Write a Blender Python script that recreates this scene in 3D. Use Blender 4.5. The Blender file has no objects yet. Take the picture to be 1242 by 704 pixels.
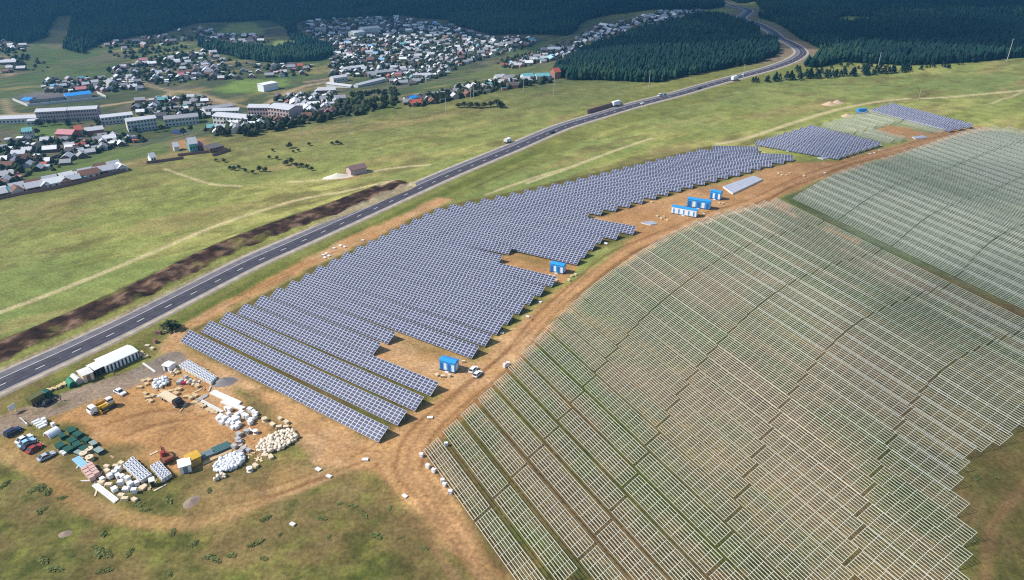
import bpy, math, random
import numpy as np
random.seed(7); RNG = np.random.RandomState(11)
SC = bpy.context.scene
COL = bpy.data.collections.new('scene'); SC.collection.children.link(COL)
def link(o): COL.objects.link(o); return o

# ------------------------------------------------------------------ camera model
FPX, HOR, CAMH, PW, PH = 887.0, -100.0, 130.0, 1242.0, 704.0
TILT = math.atan((352 - HOR) / FPX); SN, CS = math.sin(TILT), math.cos(TILT)
cam = bpy.data.cameras.new('camera'); camo = link(bpy.data.objects.new('camera', cam))
cam.sensor_width = 36; cam.lens = 36 * FPX / PW; cam.clip_start = 1; cam.clip_end = 12000
camo.location = (0, 0, CAMH); camo.rotation_euler = (math.pi / 2 - TILT, 0, 0)
SC.camera = camo

# ------------------------------------------------------------------ maths helpers
def sst(a, b, x):
    t = np.clip((np.asarray(x, float) - a) / (b - a), 0, 1); return t * t * (3 - 2 * t)
def _hash(ix, iy, seed):
    n = (ix.astype(np.int64) * 374761393 + iy.astype(np.int64) * 668265263 + seed * 974634777) & 0x7fffffff
    n = ((n ^ (n >> 13)) * 1274126177) & 0x7fffffff
    return ((n ^ (n >> 16)) & 0xffff) / 65535.0
def vnoise(x, y, sc, seed=0):
    x = np.asarray(x, float) / sc; y = np.asarray(y, float) / sc
    ix = np.floor(x); iy = np.floor(y); fx = x - ix; fy = y - iy
    fx = fx * fx * (3 - 2 * fx); fy = fy * fy * (3 - 2 * fy)
    a = _hash(ix, iy, seed); b = _hash(ix + 1, iy, seed); c = _hash(ix, iy + 1, seed); d = _hash(ix + 1, iy + 1, seed)
    return (a * (1 - fx) + b * fx) * (1 - fy) + (c * (1 - fx) + d * fx) * fy
def fbm(x, y, sc, seed=0, o=4):
    t = 0; amp = .5; tot = 0
    for k in range(o):
        t = t + amp * vnoise(x, y, sc / 2 ** k, seed + k * 17); tot += amp; amp *= .55
    return t / tot
def flat(u, v, h=0.0):
    b = (np.asarray(v, float) - 352) / FPX; z = (CAMH - h) / (SN + b * CS)
    return (np.asarray(u, float) - 621) / FPX * z, z * (CS - b * SN)
CREST = np.array([flat(*p) for p in [(-250, 330), (0, 250), (150, 206), (270, 170), (480, 133), (600, 114), (690, 101)]])
CREST[-1] = (60, 665)
CX = np.concatenate([[-900], CREST[:, 0], [900]]); CY = np.concatenate([[60], CREST[:, 1], [720]])
ROADPX = [(-60, 493), (0, 465), (147, 397.5), (294, 323.2), (340, 302.5), (418, 268), (480, 240), (500, 231), (550, 209), (622, 179.5), (680, 155), (725, 141), (770, 127.6), (820, 114.8),
          (851, 105.7), (886, 96), (921, 86.8), (940, 81.3), (957, 75), (968, 69), (972, 64), (967, 58), (956, 51.5), (945, 46.5), (935, 38), (920, 30), (906, 26), (899, 22), (905, 17), (908, 13), (900, 10), (890, 8), (877, 3), (865, -3)]
def droad_near(x, y): return (x + 161) * -.857 + (y - 191) * .515
BANK = [(-40, 448), (0, 429), (60, 404), (130, 373), (200, 340), (270, 305), (340, 277), (400, 256), (440, 241), (478, 226)]
def terr(x, y):
    x = np.asarray(x, float); y = np.asarray(y, float)
    yc = np.interp(x, CX, CY)
    D = (y - yc) * .8
    h = -30 * sst(0, 270, D) * (1 - sst(20, 240, x))
    dr = droad_near(x, y)
    A = sst(30, 130, dr) * (1 - sst(0, 120, D) * .4)
    h = h + A * ((fbm(x, y, 95, 3, 3) - .5) * 5.0)
    hill = np.maximum(0, y + .10 * np.abs(x) - 1420 - 90 * (fbm(x, y, 600, 9, 2) - .5))
    h = h + .13 * hill * (1 - .35 * sst(600, 2500, hill)) + sst(0, 300, hill) * (fbm(x, y, 420, 5, 3) - .5) * 60
    F = sst(640, 900, y) * sst(-50, 250, x)
    h = h + F * (fbm(x, y, 260, 21, 3) - .42) * 14
    return h
_S = np.geomspace(110, 4200, 300)
def P(u, v, up=0.0):
    """first point of the terrain on the sight line through photo pixel (u, v)"""
    b = (v - 352) / FPX; d = np.array([(u - 621) / FPX, CS - b * SN, -(SN + b * CS)]); S_ = _S
    for k in range(3):
        g = CAMH + d[2] * S_ - terr(d[0] * S_, d[1] * S_) - up; i = int(np.argmax(g < 0))
        if g[i] >= 0: i = len(S_) - 1
        i = max(i, 1); S_ = np.linspace(S_[i - 1], S_[i], 12)
    t = S_[6]; x, y = d[0] * t, d[1] * t
    return np.array([x, y, float(terr(x, y))])
def pix(x, y, z):
    zc = y * CS + (CAMH - z) * SN; yc = y * SN - (CAMH - z) * CS
    return 621 + FPX * x / zc, 352 - FPX * yc / zc
def pathP(pts): return np.array([P(*p)[:2] for p in pts])
def smooth_line(L, step):
    """Catmull-Rom through points, resampled"""
    L = np.asarray(L, float); out = []
    Q = np.vstack([2 * L[0] - L[1], L, 2 * L[-1] - L[-2]])
    for i in range(1, len(Q) - 2):
        p0, p1, p2, p3 = Q[i - 1:i + 3]; n = max(2, int(np.hypot(*(p2 - p1)[:2]) / step))
        for t in np.linspace(0, 1, n, endpoint=False):
            out.append(.5 * (2 * p1 + (p2 - p0) * t + (2 * p0 - 5 * p1 + 4 * p2 - p3) * t * t + (3 * p1 - p0 - 3 * p2 + p3) * t ** 3))
    out.append(L[-1]); return np.array(out)
def dline(X, Y, L, rng=60):
    """distance of points to a polyline (capped at rng)"""
    d = np.full(X.shape, float(rng)); L = np.asarray(L)
    for a, b in zip(L[:-1], L[1:]):
        m = (X > min(a[0], b[0]) - rng) & (X < max(a[0], b[0]) + rng) & (Y > min(a[1], b[1]) - rng) & (Y < max(a[1], b[1]) + rng)
        if not m.any(): continue
        px, py = X[m] - a[0], Y[m] - a[1]; ex, ey = b - a; t = np.clip((px * ex + py * ey) / (ex * ex + ey * ey + 1e-9), 0, 1)
        d[m] = np.minimum(d[m], np.hypot(px - ex * t, py - ey * t))
    return d
def inpoly(X, Y, poly):
    c = np.zeros(np.shape(X), bool); n = len(poly)
    for i in range(n):
        (x1, y1), (x2, y2) = poly[i], poly[(i + 1) % n]
        if y1 == y2: continue
        c ^= ((y1 > Y) != (y2 > Y)) & (X < (x2 - x1) * (Y - y1) / (y2 - y1) + x1)
    return c
def sdpoly(X, Y, poly, rng=40):
    """signed distance, positive inside"""
    poly = np.asarray(poly); L = np.vstack([poly, poly[:1]])
    d = dline(X, Y, L, rng); return np.where(inpoly(X, Y, poly), d, -d)

# ------------------------------------------------------------------ materials
def srgb(r, g, b):
    f = lambda c: (c / 255 / 12.92) if c / 255 <= .04045 else ((c / 255 + .055) / 1.055) ** 2.4
    return (f(r), f(g), f(b))
MATS = {}
def mat(name, col, rough=.7, var=.18, scale=1.5, metal=0.0, spec=.4, bump=0.0):
    if name in MATS: return MATS[name]
    m = bpy.data.materials.new(name); m.use_nodes = True; nt = m.node_tree; b = nt.nodes['Principled BSDF']
    b.inputs['Roughness'].default_value = rough; b.inputs['Metallic'].default_value = metal
    b.inputs['Specular IOR Level'].default_value = spec
    tc = nt.nodes.new('ShaderNodeTexCoord'); nz = nt.nodes.new('ShaderNodeTexNoise'); nz.inputs['Scale'].default_value = scale; nz.inputs['Detail'].default_value = 5
    oi = nt.nodes.new('ShaderNodeObjectInfo'); ad = nt.nodes.new('ShaderNodeVectorMath'); ad.operation = 'ADD'
    mx = nt.nodes.new('ShaderNodeMix'); mx.data_type = 'RGBA'
    mx.inputs[6].default_value = (*[c * (1 - var) for c in col], 1); mx.inputs[7].default_value = (*[min(.95, c * (1 + var)) for c in col], 1)
    nt.links.new(tc.outputs['Object'], ad.inputs[0]); nt.links.new(oi.outputs['Location'], ad.inputs[1])
    nt.links.new(ad.outputs[0], nz.inputs['Vector']); nt.links.new(nz.outputs['Fac'], mx.inputs[0]); nt.links.new(mx.outputs[2], b.inputs['Base Color'])
    if bump:
        bp = nt.nodes.new('ShaderNodeBump'); bp.inputs['Strength'].default_value = bump; bp.inputs['Distance'].default_value = .2
        nt.links.new(nz.outputs['Fac'], bp.inputs['Height']); nt.links.new(bp.outputs[0], b.inputs['Normal'])
    MATS[name] = m; return m
M = {}
def defmats():
    D = dict(white=((.78, .78, .77), .5), offwhite=((.66, .64, .58), .6), cream=((.66, .54, .36), .8), galv=((.72, .71, .66), .45), steel=((.35, .37, .39), .4),
             black=((.02, .02, .022), .5), dark=((.05, .05, .055), .6), glass=((.03, .04, .05), .15), tyre=((.025, .025, .025), .8), blue=((.03, .26, .66), .45),
             lightblue=((.30, .55, .78), .5), navy=((.02, .035, .09), .3), red=((.35, .04, .03), .4), silver=((.42, .44, .46), .35), yellow=((.60, .36, .04), .5),
             olive=((.10, .10, .03), .6), green=((.03, .20, .11), .6), dgreen=((.012, .075, .05), .6), teal=((.10, .33, .33), .5), rust=((.22, .07, .03), .8),
             wood=((.40, .27, .14), .85), palewood=((.58, .42, .23), .85), pink=((.58, .38, .32), .85), brick=((.36, .16, .11), .9), gravel=((.22, .20, .19), .95),
             concrete=((.42, .40, .37), .9), plaster=((.56, .54, .50), .85), pinkwall=((.48, .36, .34), .85), roofgrey=((.30, .30, .315), .6), roofwhite=((.52, .52, .54), .55),
             roofdark=((.10, .09, .09), .8), roofbrown=((.20, .10, .07), .85), roofred=((.42, .10, .06), .7), roofteal=((.14, .36, .38), .6), roofpink=((.50, .20, .22), .7),
             logwall=((.16, .11, .075), .9), greywall=((.30, .28, .26), .9), bark=((.09, .06, .04), .95), sand=((.55, .40, .24), .95), panelgrey=((.40, .42, .48), .35), bale=((.70, .62, .50), .9),
             magenta=((.42, .03, .08), .6), bluegrey=((.17, .23, .24), .7), sackwhite=((.70, .72, .72), .85), sackcream=((.78, .66, .50), .85), brownshade=((.22, .13, .12), .9))
    for k, (c, r) in D.items(): M[k] = mat(k, c, r)
    M['conifer'] = mat('conifer_needles', (.014, .044, .034), .95, .55, .25, spec=.1)
    M['leaf'] = mat('broad_leaves', (.06, .085, .03), .9, .5, .8, spec=.15)
    M['shrub'] = mat('shrub_leaves', (.15, .165, .055), .9, .5, 1.2, spec=.1)
    M['darkleaf'] = mat('dark_leaves', (.045, .058, .028), .9, .5, .5, spec=.1)
defmats()

# ------------------------------------------------------------------ mesh builder
class MB:
    def __init__(s): s.v = []; s.f = []; s.m = []; s.smooth = False
    def add(s, vs, fs, mi=0):
        o = len(s.v); s.v += [tuple(map(float, q)) for q in vs]; s.f += [tuple(o + i for i in q) for q in fs]; s.m += [mi] * len(fs); return s
    def box(s, cx, cy, cz, sx, sy, sz, rz=0, mi=0, taper=1.0):
        """box with its bottom centre at (cx, cy, cz)"""
        vs = []
        for z, k in ((0, 1), (sz, taper)):
            for a, b in ((-.5, -.5), (.5, -.5), (.5, .5), (-.5, .5)):
                x, y = a * sx * k, b * sy * k
                vs.append((cx + x * math.cos(rz) - y * math.sin(rz), cy + x * math.sin(rz) + y * math.cos(rz), cz + z))
        return s.add(vs, [(3, 2, 1, 0), (4, 5, 6, 7), (0, 1, 5, 4), (1, 2, 6, 5), (2, 3, 7, 6), (3, 0, 4, 7)], mi)
    def bar(s, a, b, w, h=None, mi=0):
        a = np.array(a, float); b = np.array(b, float); h = h or w; d = b - a; d /= np.linalg.norm(d)
        up = np.array([0, 0, 1.0]) if abs(d[2]) < .95 else np.array([1.0, 0, 0]); r = np.cross(d, up); r /= np.linalg.norm(r); q = np.cross(r, d)
        vs = [p + r * i * w / 2 + q * j * h / 2 for p in (a, b) for i, j in ((-1, -1), (1, -1), (1, 1), (-1, 1))]
        return s.add(vs, [(3, 2, 1, 0), (4, 5, 6, 7), (0, 1, 5, 4), (1, 2, 6, 5), (2, 3, 7, 6), (3, 0, 4, 7)], mi)
    def prism(s, prof, y0, y1, mi=0, inset=0.0):
        """profile in x-z extruded along y; inset shrinks both end caps' z/x slightly for soft edges"""
        n = len(prof); c = np.mean(prof, axis=0)
        def ring(y, k): return [(c[0] + (x - c[0]) * k, y, c[1] + (z - c[1]) * k) for x, z in prof]
        if inset:
            R = [ring(y0, 1 - inset * .5), ring(y0 + (y1 - y0) * inset, 1), ring(y1 - (y1 - y0) * inset, 1), ring(y1, 1 - inset * .5)]
        else: R = [ring(y0, 1), ring(y1, 1)]
        vs = [p for r in R for p in r]; fs = []
        for k in range(len(R) - 1):
            for i in range(n): fs.append((k * n + i, k * n + (i + 1) % n, (k + 1) * n + (i + 1) % n, (k + 1) * n + i))
        fs.append(tuple(reversed(range(n)))); fs.append(tuple((len(R) - 1) * n + i for i in range(n)))
        return s.add(vs, [tuple(reversed(q)) for q in fs], mi)
    def cyl(s, a, b, r0, r1=None, n=10, mi=0):
        a = np.array(a, float); b = np.array(b, float); r1 = r0 if r1 is None else r1; d = b - a; d /= np.linalg.norm(d)
        up = np.array([0, 0, 1.0]) if abs(d[2]) < .9 else np.array([1.0, 0, 0]); r = np.cross(d, up); r /= np.linalg.norm(r); q = np.cross(r, d)
        an = [2 * math.pi * i / n for i in range(n)]
        vs = [a + (r * math.cos(t) + q * math.sin(t)) * r0 for t in an] + [b + (r * math.cos(t) + q * math.sin(t)) * r1 for t in an]
        return s.add(vs, [(i, (i + 1) % n, n + (i + 1) % n, n + i) for i in range(n)] + [tuple(reversed(range(n))), tuple(range(n, 2 * n))], mi)
    def ball(s, c, rx, ry, rz, n=8, m=5, mi=0, jit=0.0, rnd=random, pw=1.0):
        vs = []; fs = []
        sg = lambda t: math.copysign(abs(t) ** pw, t)
        for j in range(m + 1):
            ph = -math.pi / 2 + math.pi * j / m
            for i in range(n):
                th = 2 * math.pi * i / n; k = 1 + jit * (rnd.random() - .5)
                vs.append((c[0] + rx * k * sg(math.cos(ph)) * sg(math.cos(th)), c[1] + ry * k * sg(math.cos(ph)) * sg(math.sin(th)), c[2] + rz * k * sg(math.sin(ph))))
        for j in range(m):
            for i in range(n): fs.append((j * n + i, j * n + (i + 1) % n, (j + 1) * n + (i + 1) % n, (j + 1) * n + i))
        return s.add(vs, fs, mi)
    def mesh(s, name, mats):
        me = bpy.data.meshes.new(name); me.from_pydata(s.v, [], s.f)
        for k in (mats if isinstance(mats, (list, tuple)) else [mats]): me.materials.append(M[k] if isinstance(k, str) else k)
        me.polygons.foreach_set('material_index', s.m)
        if s.smooth: me.polygons.foreach_set('use_smooth', [True] * len(s.f))
        me.update(); return me
def obj(name, me, parent=None, loc=None, rz=0, mat_=None):
    o = link(bpy.data.objects.new(name, me))
    if parent is not None: o.parent = parent
    if loc is not None: o.location = loc
    if rz: o.rotation_euler = (0, 0, rz)
    if mat_ is not None:
        o.material_slots[0].link = 'OBJECT'; o.material_slots[0].material = M[mat_] if isinstance(mat_, str) else mat_
    return o
def part(name, mb, mats, parent, loc=None, rz=0): return obj(name, mb.mesh(name, mats), parent, loc, rz)
def tag(o, label, cat, group=None):
    o['label'] = label; o['category'] = cat; o['kind'] = 'thing'
    if group: o['group'] = group
    return o
def empty(name, label, cat, loc, rz=0, group=None):
    o = link(bpy.data.objects.new(name, None)); o.location = loc; o.rotation_euler = (0, 0, rz); o.empty_display_size = .5
    return tag(o, label, cat, group)
KIDS = {}
def copy_tree(o, parent=None):
    c = o.copy(); link(c)
    if parent is not None: c.parent = parent
    for ch in list(o.children): copy_tree(ch, c)
    return c
def structure(o): o['kind'] = 'structure'; return o
def stuff(o): o['kind'] = 'stuff'; return o
ONES = ['zeroth', 'first', 'second', 'third', 'fourth', 'fifth', 'sixth', 'seventh', 'eighth', 'ninth', 'tenth', 'eleventh', 'twelfth', 'thirteenth', 'fourteenth', 'fifteenth', 'sixteenth', 'seventeenth', 'eighteenth', 'nineteenth']
def ordn(n):
    if n < 20: return ONES[n]
    t = ['', '', 'twenty', 'thirty', 'forty', 'fifty', 'sixty'][n // 10]
    return (t[:-1] + 'ieth') if n % 10 == 0 else t + '-' + ONES[n % 10]
def yaw(a, b): return math.atan2(b[1] - a[1], b[0] - a[0])
# ------------------------------------------------------------------ terrain sheet
def axis(lo, hi, step, out_lo, out_hi, g=1.015, cap=6.5, far=1300):
    a = list(np.arange(lo, hi + .01, step))
    s = step; p = a[-1]
    while p < out_hi:
        s = min(s * g, cap) if abs(p) < far else s * 1.12; p += s; a.append(p)
    s = step; p = a[0]; b = []
    while p > out_lo:
        s = min(s * g, cap) if abs(p) < far else s * 1.12; p -= s; b.append(p)
    return np.array(b[::-1] + a)
GX = axis(-185, 250, 1.0, -2600, 2600); GY = axis(112, 470, 1.0, -60, 3000, far=1700)
X, Y = np.meshgrid(GX, GY); X = X.ravel(); Y = Y.ravel(); Z = terr(X, Y)
RL = smooth_line(pathP(ROADPX), 6.0)                # highway centre line
dR = dline(X, Y, RL, 90)
BL = smooth_line(pathP(BANK), 5.0); dB = dline(X, Y, BL, 40)
wob = (fbm(X, Y, 22, 31, 4) - .5)
wob2 = (fbm(X, Y, 7, 41, 3) - .5)
big = fbm(X, Y, 130, 51, 4); mid = fbm(X, Y, 30, 61, 4); fine = fbm(X, Y, 6, 71, 3)
K = .80
def C(r, g, b): return np.array(srgb(r, g, b)) * K
def blend(c, m, col): return c * (1 - m[:, None]) + np.asarray(col) * m[:, None]
# streaks that follow the lie of the steppe (roughly parallel to the road)
ca, sa = math.cos(math.radians(38)), math.sin(math.radians(38))
al = X * ca + Y * sa; ac = -X * sa + Y * ca
streak = fbm(al / 5, ac, 16, 81, 4)
base = blend(np.tile(C(146, 151, 80), (X.size, 1)), sst(.38, .68, streak), C(176, 170, 98))
base = blend(base, sst(.45, .72, big) * .8, C(124, 136, 74))
base = blend(base, sst(.58, .75, streak + (mid - .5) * .5) * .8, C(122, 114, 66))
leftside = (droad_near(X, Y) > 0)
Dc = (Y - np.interp(X, CX, CY)) * .8
fade = 1 - sst(60, 260, X)
base = blend(base, sst(-150, -20, Dc) * fade * .55, C(112, 108, 66))
base = blend(base, sst(-20, 40, Dc + wob * 60) * fade, C(80, 88, 58))
base = blend(base, sst(0, 60, Dc) * sst(.5, .62, mid) * fade * .8, C(112, 104, 84))
base = blend(base, sst(.5, .66, big + wob * .3) * sst(30, 80, Dc) * fade * .7, C(84, 104, 58))
tuft = fbm(al / 2, ac, 9, 181, 4); base = blend(base, sst(.54, .68, tuft) * .5, C(112, 112, 56)); base = blend(base, sst(.60, .72, fbm(al / 3, ac, 24, 191, 4)) * .6, C(158, 140, 90))
# foreground grass, bottom left and bottom right
fg = sst(215, 150, Y + X * .25) * (1 - leftside)
base = blend(base, fg * .9, C(120, 109, 62))  # soil tone darkened a little here in place of cloud shade
base = blend(base, fg * sst(.44, .62, mid) * .7, C(100, 102, 50))
base = blend(base, fg * sst(.55, .7, fbm(X, Y, 14, 91, 4)) * .4, C(150, 128, 84)); base = blend(base, fg * sst(.55, .66, fbm(X, Y, 4.5, 95, 3)) * .5, C(138, 140, 66)); base = blend(base, fg * sst(.58, .66, fbm(X, Y, 3.2, 97, 2)) * .55, C(70, 82, 34))
br = sst(95, 125, X - (Y - 118) * .2) * sst(260, 200, Y)
base = blend(base, br * .9, C(122, 102, 62)); base = blend(base, br * sst(.5, .65, mid) * .6, C(94, 98, 46))
# verge between road and panels
vg = sst(34, 26, dR) * sst(6, 8, dR) * (~leftside)
base = blend(base, vg * .7, C(122, 124, 60)); base = blend(base, sst(12, 15, dR) * sst(22, 19, dR) * (~leftside) * sst(470, 430, Y) * .75, C(98, 106, 44))
vl = sst(17, 14, dR) * leftside * sst(7, 8, dR) * sst(430, 380, Y); base = blend(base, vl * .7, C(150, 146, 78))
# under the racks and panels
RACK1 = pathP([(512, 547), (560, 501), (599, 464), (650, 410), (720, 345), (800, 292), (860, 266), (930, 246), (948, 243), (1045, 288), (1242, 370), (1330, 410), (1330, 470), (1242, 520), (1158, 574), (1160, 704), (1150, 760), (640, 760), (610, 704)])
RACK2 = pathP([(948, 241), (1010, 212), (1080, 190), (1165, 162), (1200, 158), (1242, 163), (1400, 190), (1400, 445), (1242, 380), (1045, 296)])
PAN1 = pathP([(219, 416), (230, 400), (354, 340), (449, 290), (520, 255), (554, 246), (626, 232), (740, 205), (862, 177), (921, 186), (962, 197), (880, 219), (767, 252), (714, 266), (770, 284), (720, 305), (700, 323), (616, 306), (603, 322), (670, 350), (600, 410), (573, 437), (480, 404), (455, 432), (525, 480), (460, 540)])
ra = -62 * math.pi / 180; rl = X * math.cos(ra) + Y * math.sin(ra); rc = -X * math.sin(ra) + Y * math.cos(ra)
lane = fbm(rl / 7, rc, 11, 101, 3)
mr = sst(-2, 3, np.maximum(sdpoly(X, Y, RACK1), sdpoly(X, Y, RACK2)))
up_ = sst(-3, 10, sdpoly(X, Y, RACK2)); base = blend(base, mr, C(104, 98, 58)); base = blend(base, mr * sst(.42, .56, lane) * .85, C(90, 98, 44)); base = blend(base, mr * sst(.5, .62, fbm(rl / 6, rc, 5, 141, 3)) * .6, C(128, 106, 64)); base = blend(base, up_ * .75, C(118, 134, 104))  # rack ground colour also darkened to stand for shade between the rails
base = blend(base, mr * (1 - up_) * sst(.56, .72, fbm(X, Y, 38, 111, 4)) * .55, C(134, 104, 76)); base = blend(base, mr * sst(.62, .72, lane) * .5, C(74, 88, 32))
g3 = sst(-3, 6, sdpoly(X, Y, pathP([(988, 155), (1075, 176), (1182, 156), (1080, 128.5)]))); base = blend(base, g3 * .8, C(146, 152, 112))
mp = sst(-2, 2, sdpoly(X, Y, PAN1)); base = blend(base, mp, C(112, 100, 58)); base = blend(base, mp * sst(.45, .6, fine) * .7, C(96, 98, 44))
# forest floor
FOR_PX = {'F1': [(-200, -60), (1242, -60), (860, 12), (800, 12), (742, 18), (706, 26), (698, 38), (690, 44), (640, 42), (597, 43), (560, 34), (540, 24), (490, 20), (440, 20), (398, 23), (362, 27), (352, 38), (330, 24), (300, 26), (262, 27), (240, 28), (214, 34), (198, 41), (157, 46), (125, 52), (100, 66), (78, 60), (86, 40), (88, 18), (66, 20), (58, 44), (34, 53), (-10, 51), (-200, 50)],
          'F1b': [(352, 32), (368, 46), (388, 54), (404, 60), (405, 68), (385, 74), (335, 77), (290, 72), (242, 58), (242, 52), (300, 60), (335, 62), (358, 56), (350, 44)],
          'F2': [(676, 84), (700, 70), (722, 58), (742, 54), (772, 40), (800, 34), (832, 24), (850, 20), (878, 20), (884, 25), (903, 31), (922, 40), (944, 49), (947, 60), (938, 73), (900, 80), (850, 90), (800, 100), (760, 99), (690, 97), (668, 92)],
          'F3': [(972, 80), (984, 70), (986, 58), (962, 42), (946, 30), (918, 21), (922, 10), (905, -10), (1600, -60), (1600, 60), (1242, 70), (1180, 76), (1100, 80), (1020, 76), (990, 83)]}
CLEAR = [[(265, 40), (280, 28), (303, 26), (322, 38), (318, 43), (290, 42)], [(328, 57), (336, 48), (358, 50), (360, 58)], [(1010, 24), (1030, 20), (1070, 22), (1050, 28), (1015, 30)], [(52, 54), (66, 20), (88, 18), (84, 44), (76, 62)]]
UPX, VPX = pix(X, Y, Z); farm = Y > 560; UPX = np.where(farm, UPX, -9e3); VPX = np.where(farm, VPX, 9e3)
mf = np.zeros(X.size)
for k, q in FOR_PX.items(): mf = np.maximum(mf, sst(-1.0, 1.5, sdpoly(UPX, VPX, q, 12)))
mf = np.maximum(mf, sst(3, -1, VPX) * farm) * (dR > 24)
for i, q in enumerate(CLEAR):
    m = sst(-2, 2, sdpoly(UPX, VPX, q, 12) + wob * 4); mf = mf * (1 - m); base = blend(base, m * .9, C(140, 150, 80) if i < 3 else C(112, 108, 76))
base = blend(base, mf, C(48, 56, 36))
# dark cut bank beside the highway
bank = sst(8.0, 6.4, dB + wob2 * 4) * sst(500, 470, Y)
base = blend(base, bank, C(78, 57, 43)); bn = fbm(X, Y, 4.5, 151, 3); base = blend(base, bank * sst(.57, .66, bn) * .75, C(136, 110, 88)); base = blend(base, bank * sst(.47, .38, bn) * .9, C(48, 34, 27)); base = blend(base, bank * sst(.64, .72, fbm(X, Y, 7, 161, 3)) * .6, C(118, 112, 58))
Z = Z + bank * (wob2 * 3.4) + sst(16, 4, dB) * leftside * sst(490, 430, Y) * 1.2
# road corridor far away through the forest: pale bare soil
rcor = sst(26, 16, dR + wob * 16) * sst(720, 780, Y); base = blend(base, rcor * .9, C(140, 122, 100))
rs = sst(8.6, 7.8, dR); base = blend(base, rs * .8, C(178, 158, 128))
# ---- bare earth: tracks, yard, notches
D1 = pathP([(622, 704), (565, 704), (530, 655), (503, 610), (478, 592), (452, 575), (415, 566), (385, 560), (362, 540), (352, 520), (330, 492), (300, 470), (262, 452), (225, 440), (195, 425), (208, 402), (252, 377), (312, 345), (362, 319), (412, 295), (478, 265), (532, 242), (545, 243), (500, 265), (360, 335), (225, 400), (218, 418), (300, 460), (380, 500), (440, 528), (465, 540), (480, 528), (535, 480), (455, 430), (480, 404), (575, 437), (600, 420), (672, 352), (722, 325), (772, 285), (714, 265), (760, 253), (805, 240), (880, 220), (965, 197), (985, 196), (1018, 197), (1072, 180), (1105, 172), (1135, 160), (1185, 153), (1205, 157), (1165, 163), (1080, 190), (1010, 212), (945, 242), (965, 262), (1045, 292), (1040, 298), (960, 262), (935, 248), (860, 268), (800, 293), (720, 347), (650, 412), (600, 465), (512, 547), (560, 625)])
YARD = pathP([(66, 506), (125, 480), (185, 447), (200, 432), (255, 462), (322, 515), (335, 545), (300, 556), (230, 572), (205, 568), (155, 548), (120, 545), (88, 520)])
LOT = pathP([(-20, 535), (35, 512), (62, 540), (95, 590), (60, 583), (-20, 560)])
EAST = pathP([(340, 548), (385, 562), (440, 572), (480, 600), (515, 660), (545, 704), (480, 620), (420, 585), (350, 600), (262, 622), (235, 612), (300, 590)])
LOWT = smooth_line(pathP([(-20, 540), (50, 575), (100, 610), (150, 628), (200, 635), (250, 633), (310, 612), (370, 585), (440, 560)]), 4)
HEAP = pathP([(195, 585), (225, 590), (300, 575), (330, 600), (262, 650), (225, 640), (215, 610)])
NOT2 = pathP([(600, 323), (617, 305), (702, 323), (682, 346)])
G3HOLE = pathP([(1062, 158), (1075, 151), (1100, 155), (1128, 163), (1120, 170), (1085, 166)])
FARM = pathP([(395, 217), (420, 208), (447, 206), (445, 213), (425, 219)])
REDD = pathP([(207, 172), (250, 168), (251, 178), (210, 183)])
sd = lambda q: sdpoly(X, Y, q, 30)
nz = wob * 9 + wob2 * 5
dirt = sst(-2.5, 2.5, sd(D1) + nz * .8)
dirt = np.maximum(dirt, sst(-3, 3, sd(YARD) + nz)); dirt = np.maximum(dirt, .62 * sst(-5, 6, sd(LOT) + nz * .9 - 3)); dirt = np.maximum(dirt, .62 * sst(-4, 9, sd(EAST) + nz * .8))
dirt = np.maximum(dirt, .4 * sst(-4, 5, sd(HEAP) + nz * 1.5)); dirt = np.maximum(dirt, .62 * sst(3.4, 1.2, dline(X, Y, LOWT, 20) + nz * .2))
dirt = np.maximum(dirt, sst(-1, 1, sd(NOT2))); dirt = np.maximum(dirt, sst(-3, 3, sd(G3HOLE) + nz)); dirt = np.maximum(dirt, .8 * sst(-4, 4, sd(FARM) + nz)); dirt = np.maximum(dirt, .8 * sst(-6, 6, sd(REDD)))
dirt = dirt * (1 - sst(0, 1, (dR < 8)))
dcol = blend(np.tile(C(204, 160, 108), (X.size, 1)), sst(.4, .62, mid) * .8, C(184, 138, 88)); dcol = blend(dcol, sst(.52, .7, fbm(X, Y, 18, 121, 4)) * .7, C(208, 168, 124))
dcol = blend(dcol, sst(250, 420, Y) * .6, C(172, 130, 90)); dcol = blend(dcol, sst(.55, .7, fine) * .35, C(150, 108, 66))
NOTCHG = sst(-4, 6, sd(pathP([(470, 410), (500, 410), (560, 432), (545, 440), (500, 425)]))) + sst(-4, 6, sd(pathP([(617, 306), (690, 322), (660, 325), (620, 315)])))
dcol = blend(dcol, np.clip(NOTCHG, 0, 1) * .7, C(120, 106, 58))
base = blend(base, dirt, dcol)
TR = {}
def track(pts, w, col, op=1.0, soft=.8, wobk=.3):
    global base
    L = smooth_line(pathP(pts), 4); m = sst(w / 2 + soft, max(.05, w / 2 - soft), dline(X, Y, L, 25) + nz * wobk * .2) * op
    base = blend(base, m, col); return m
pm = np.zeros(X.size)
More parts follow.
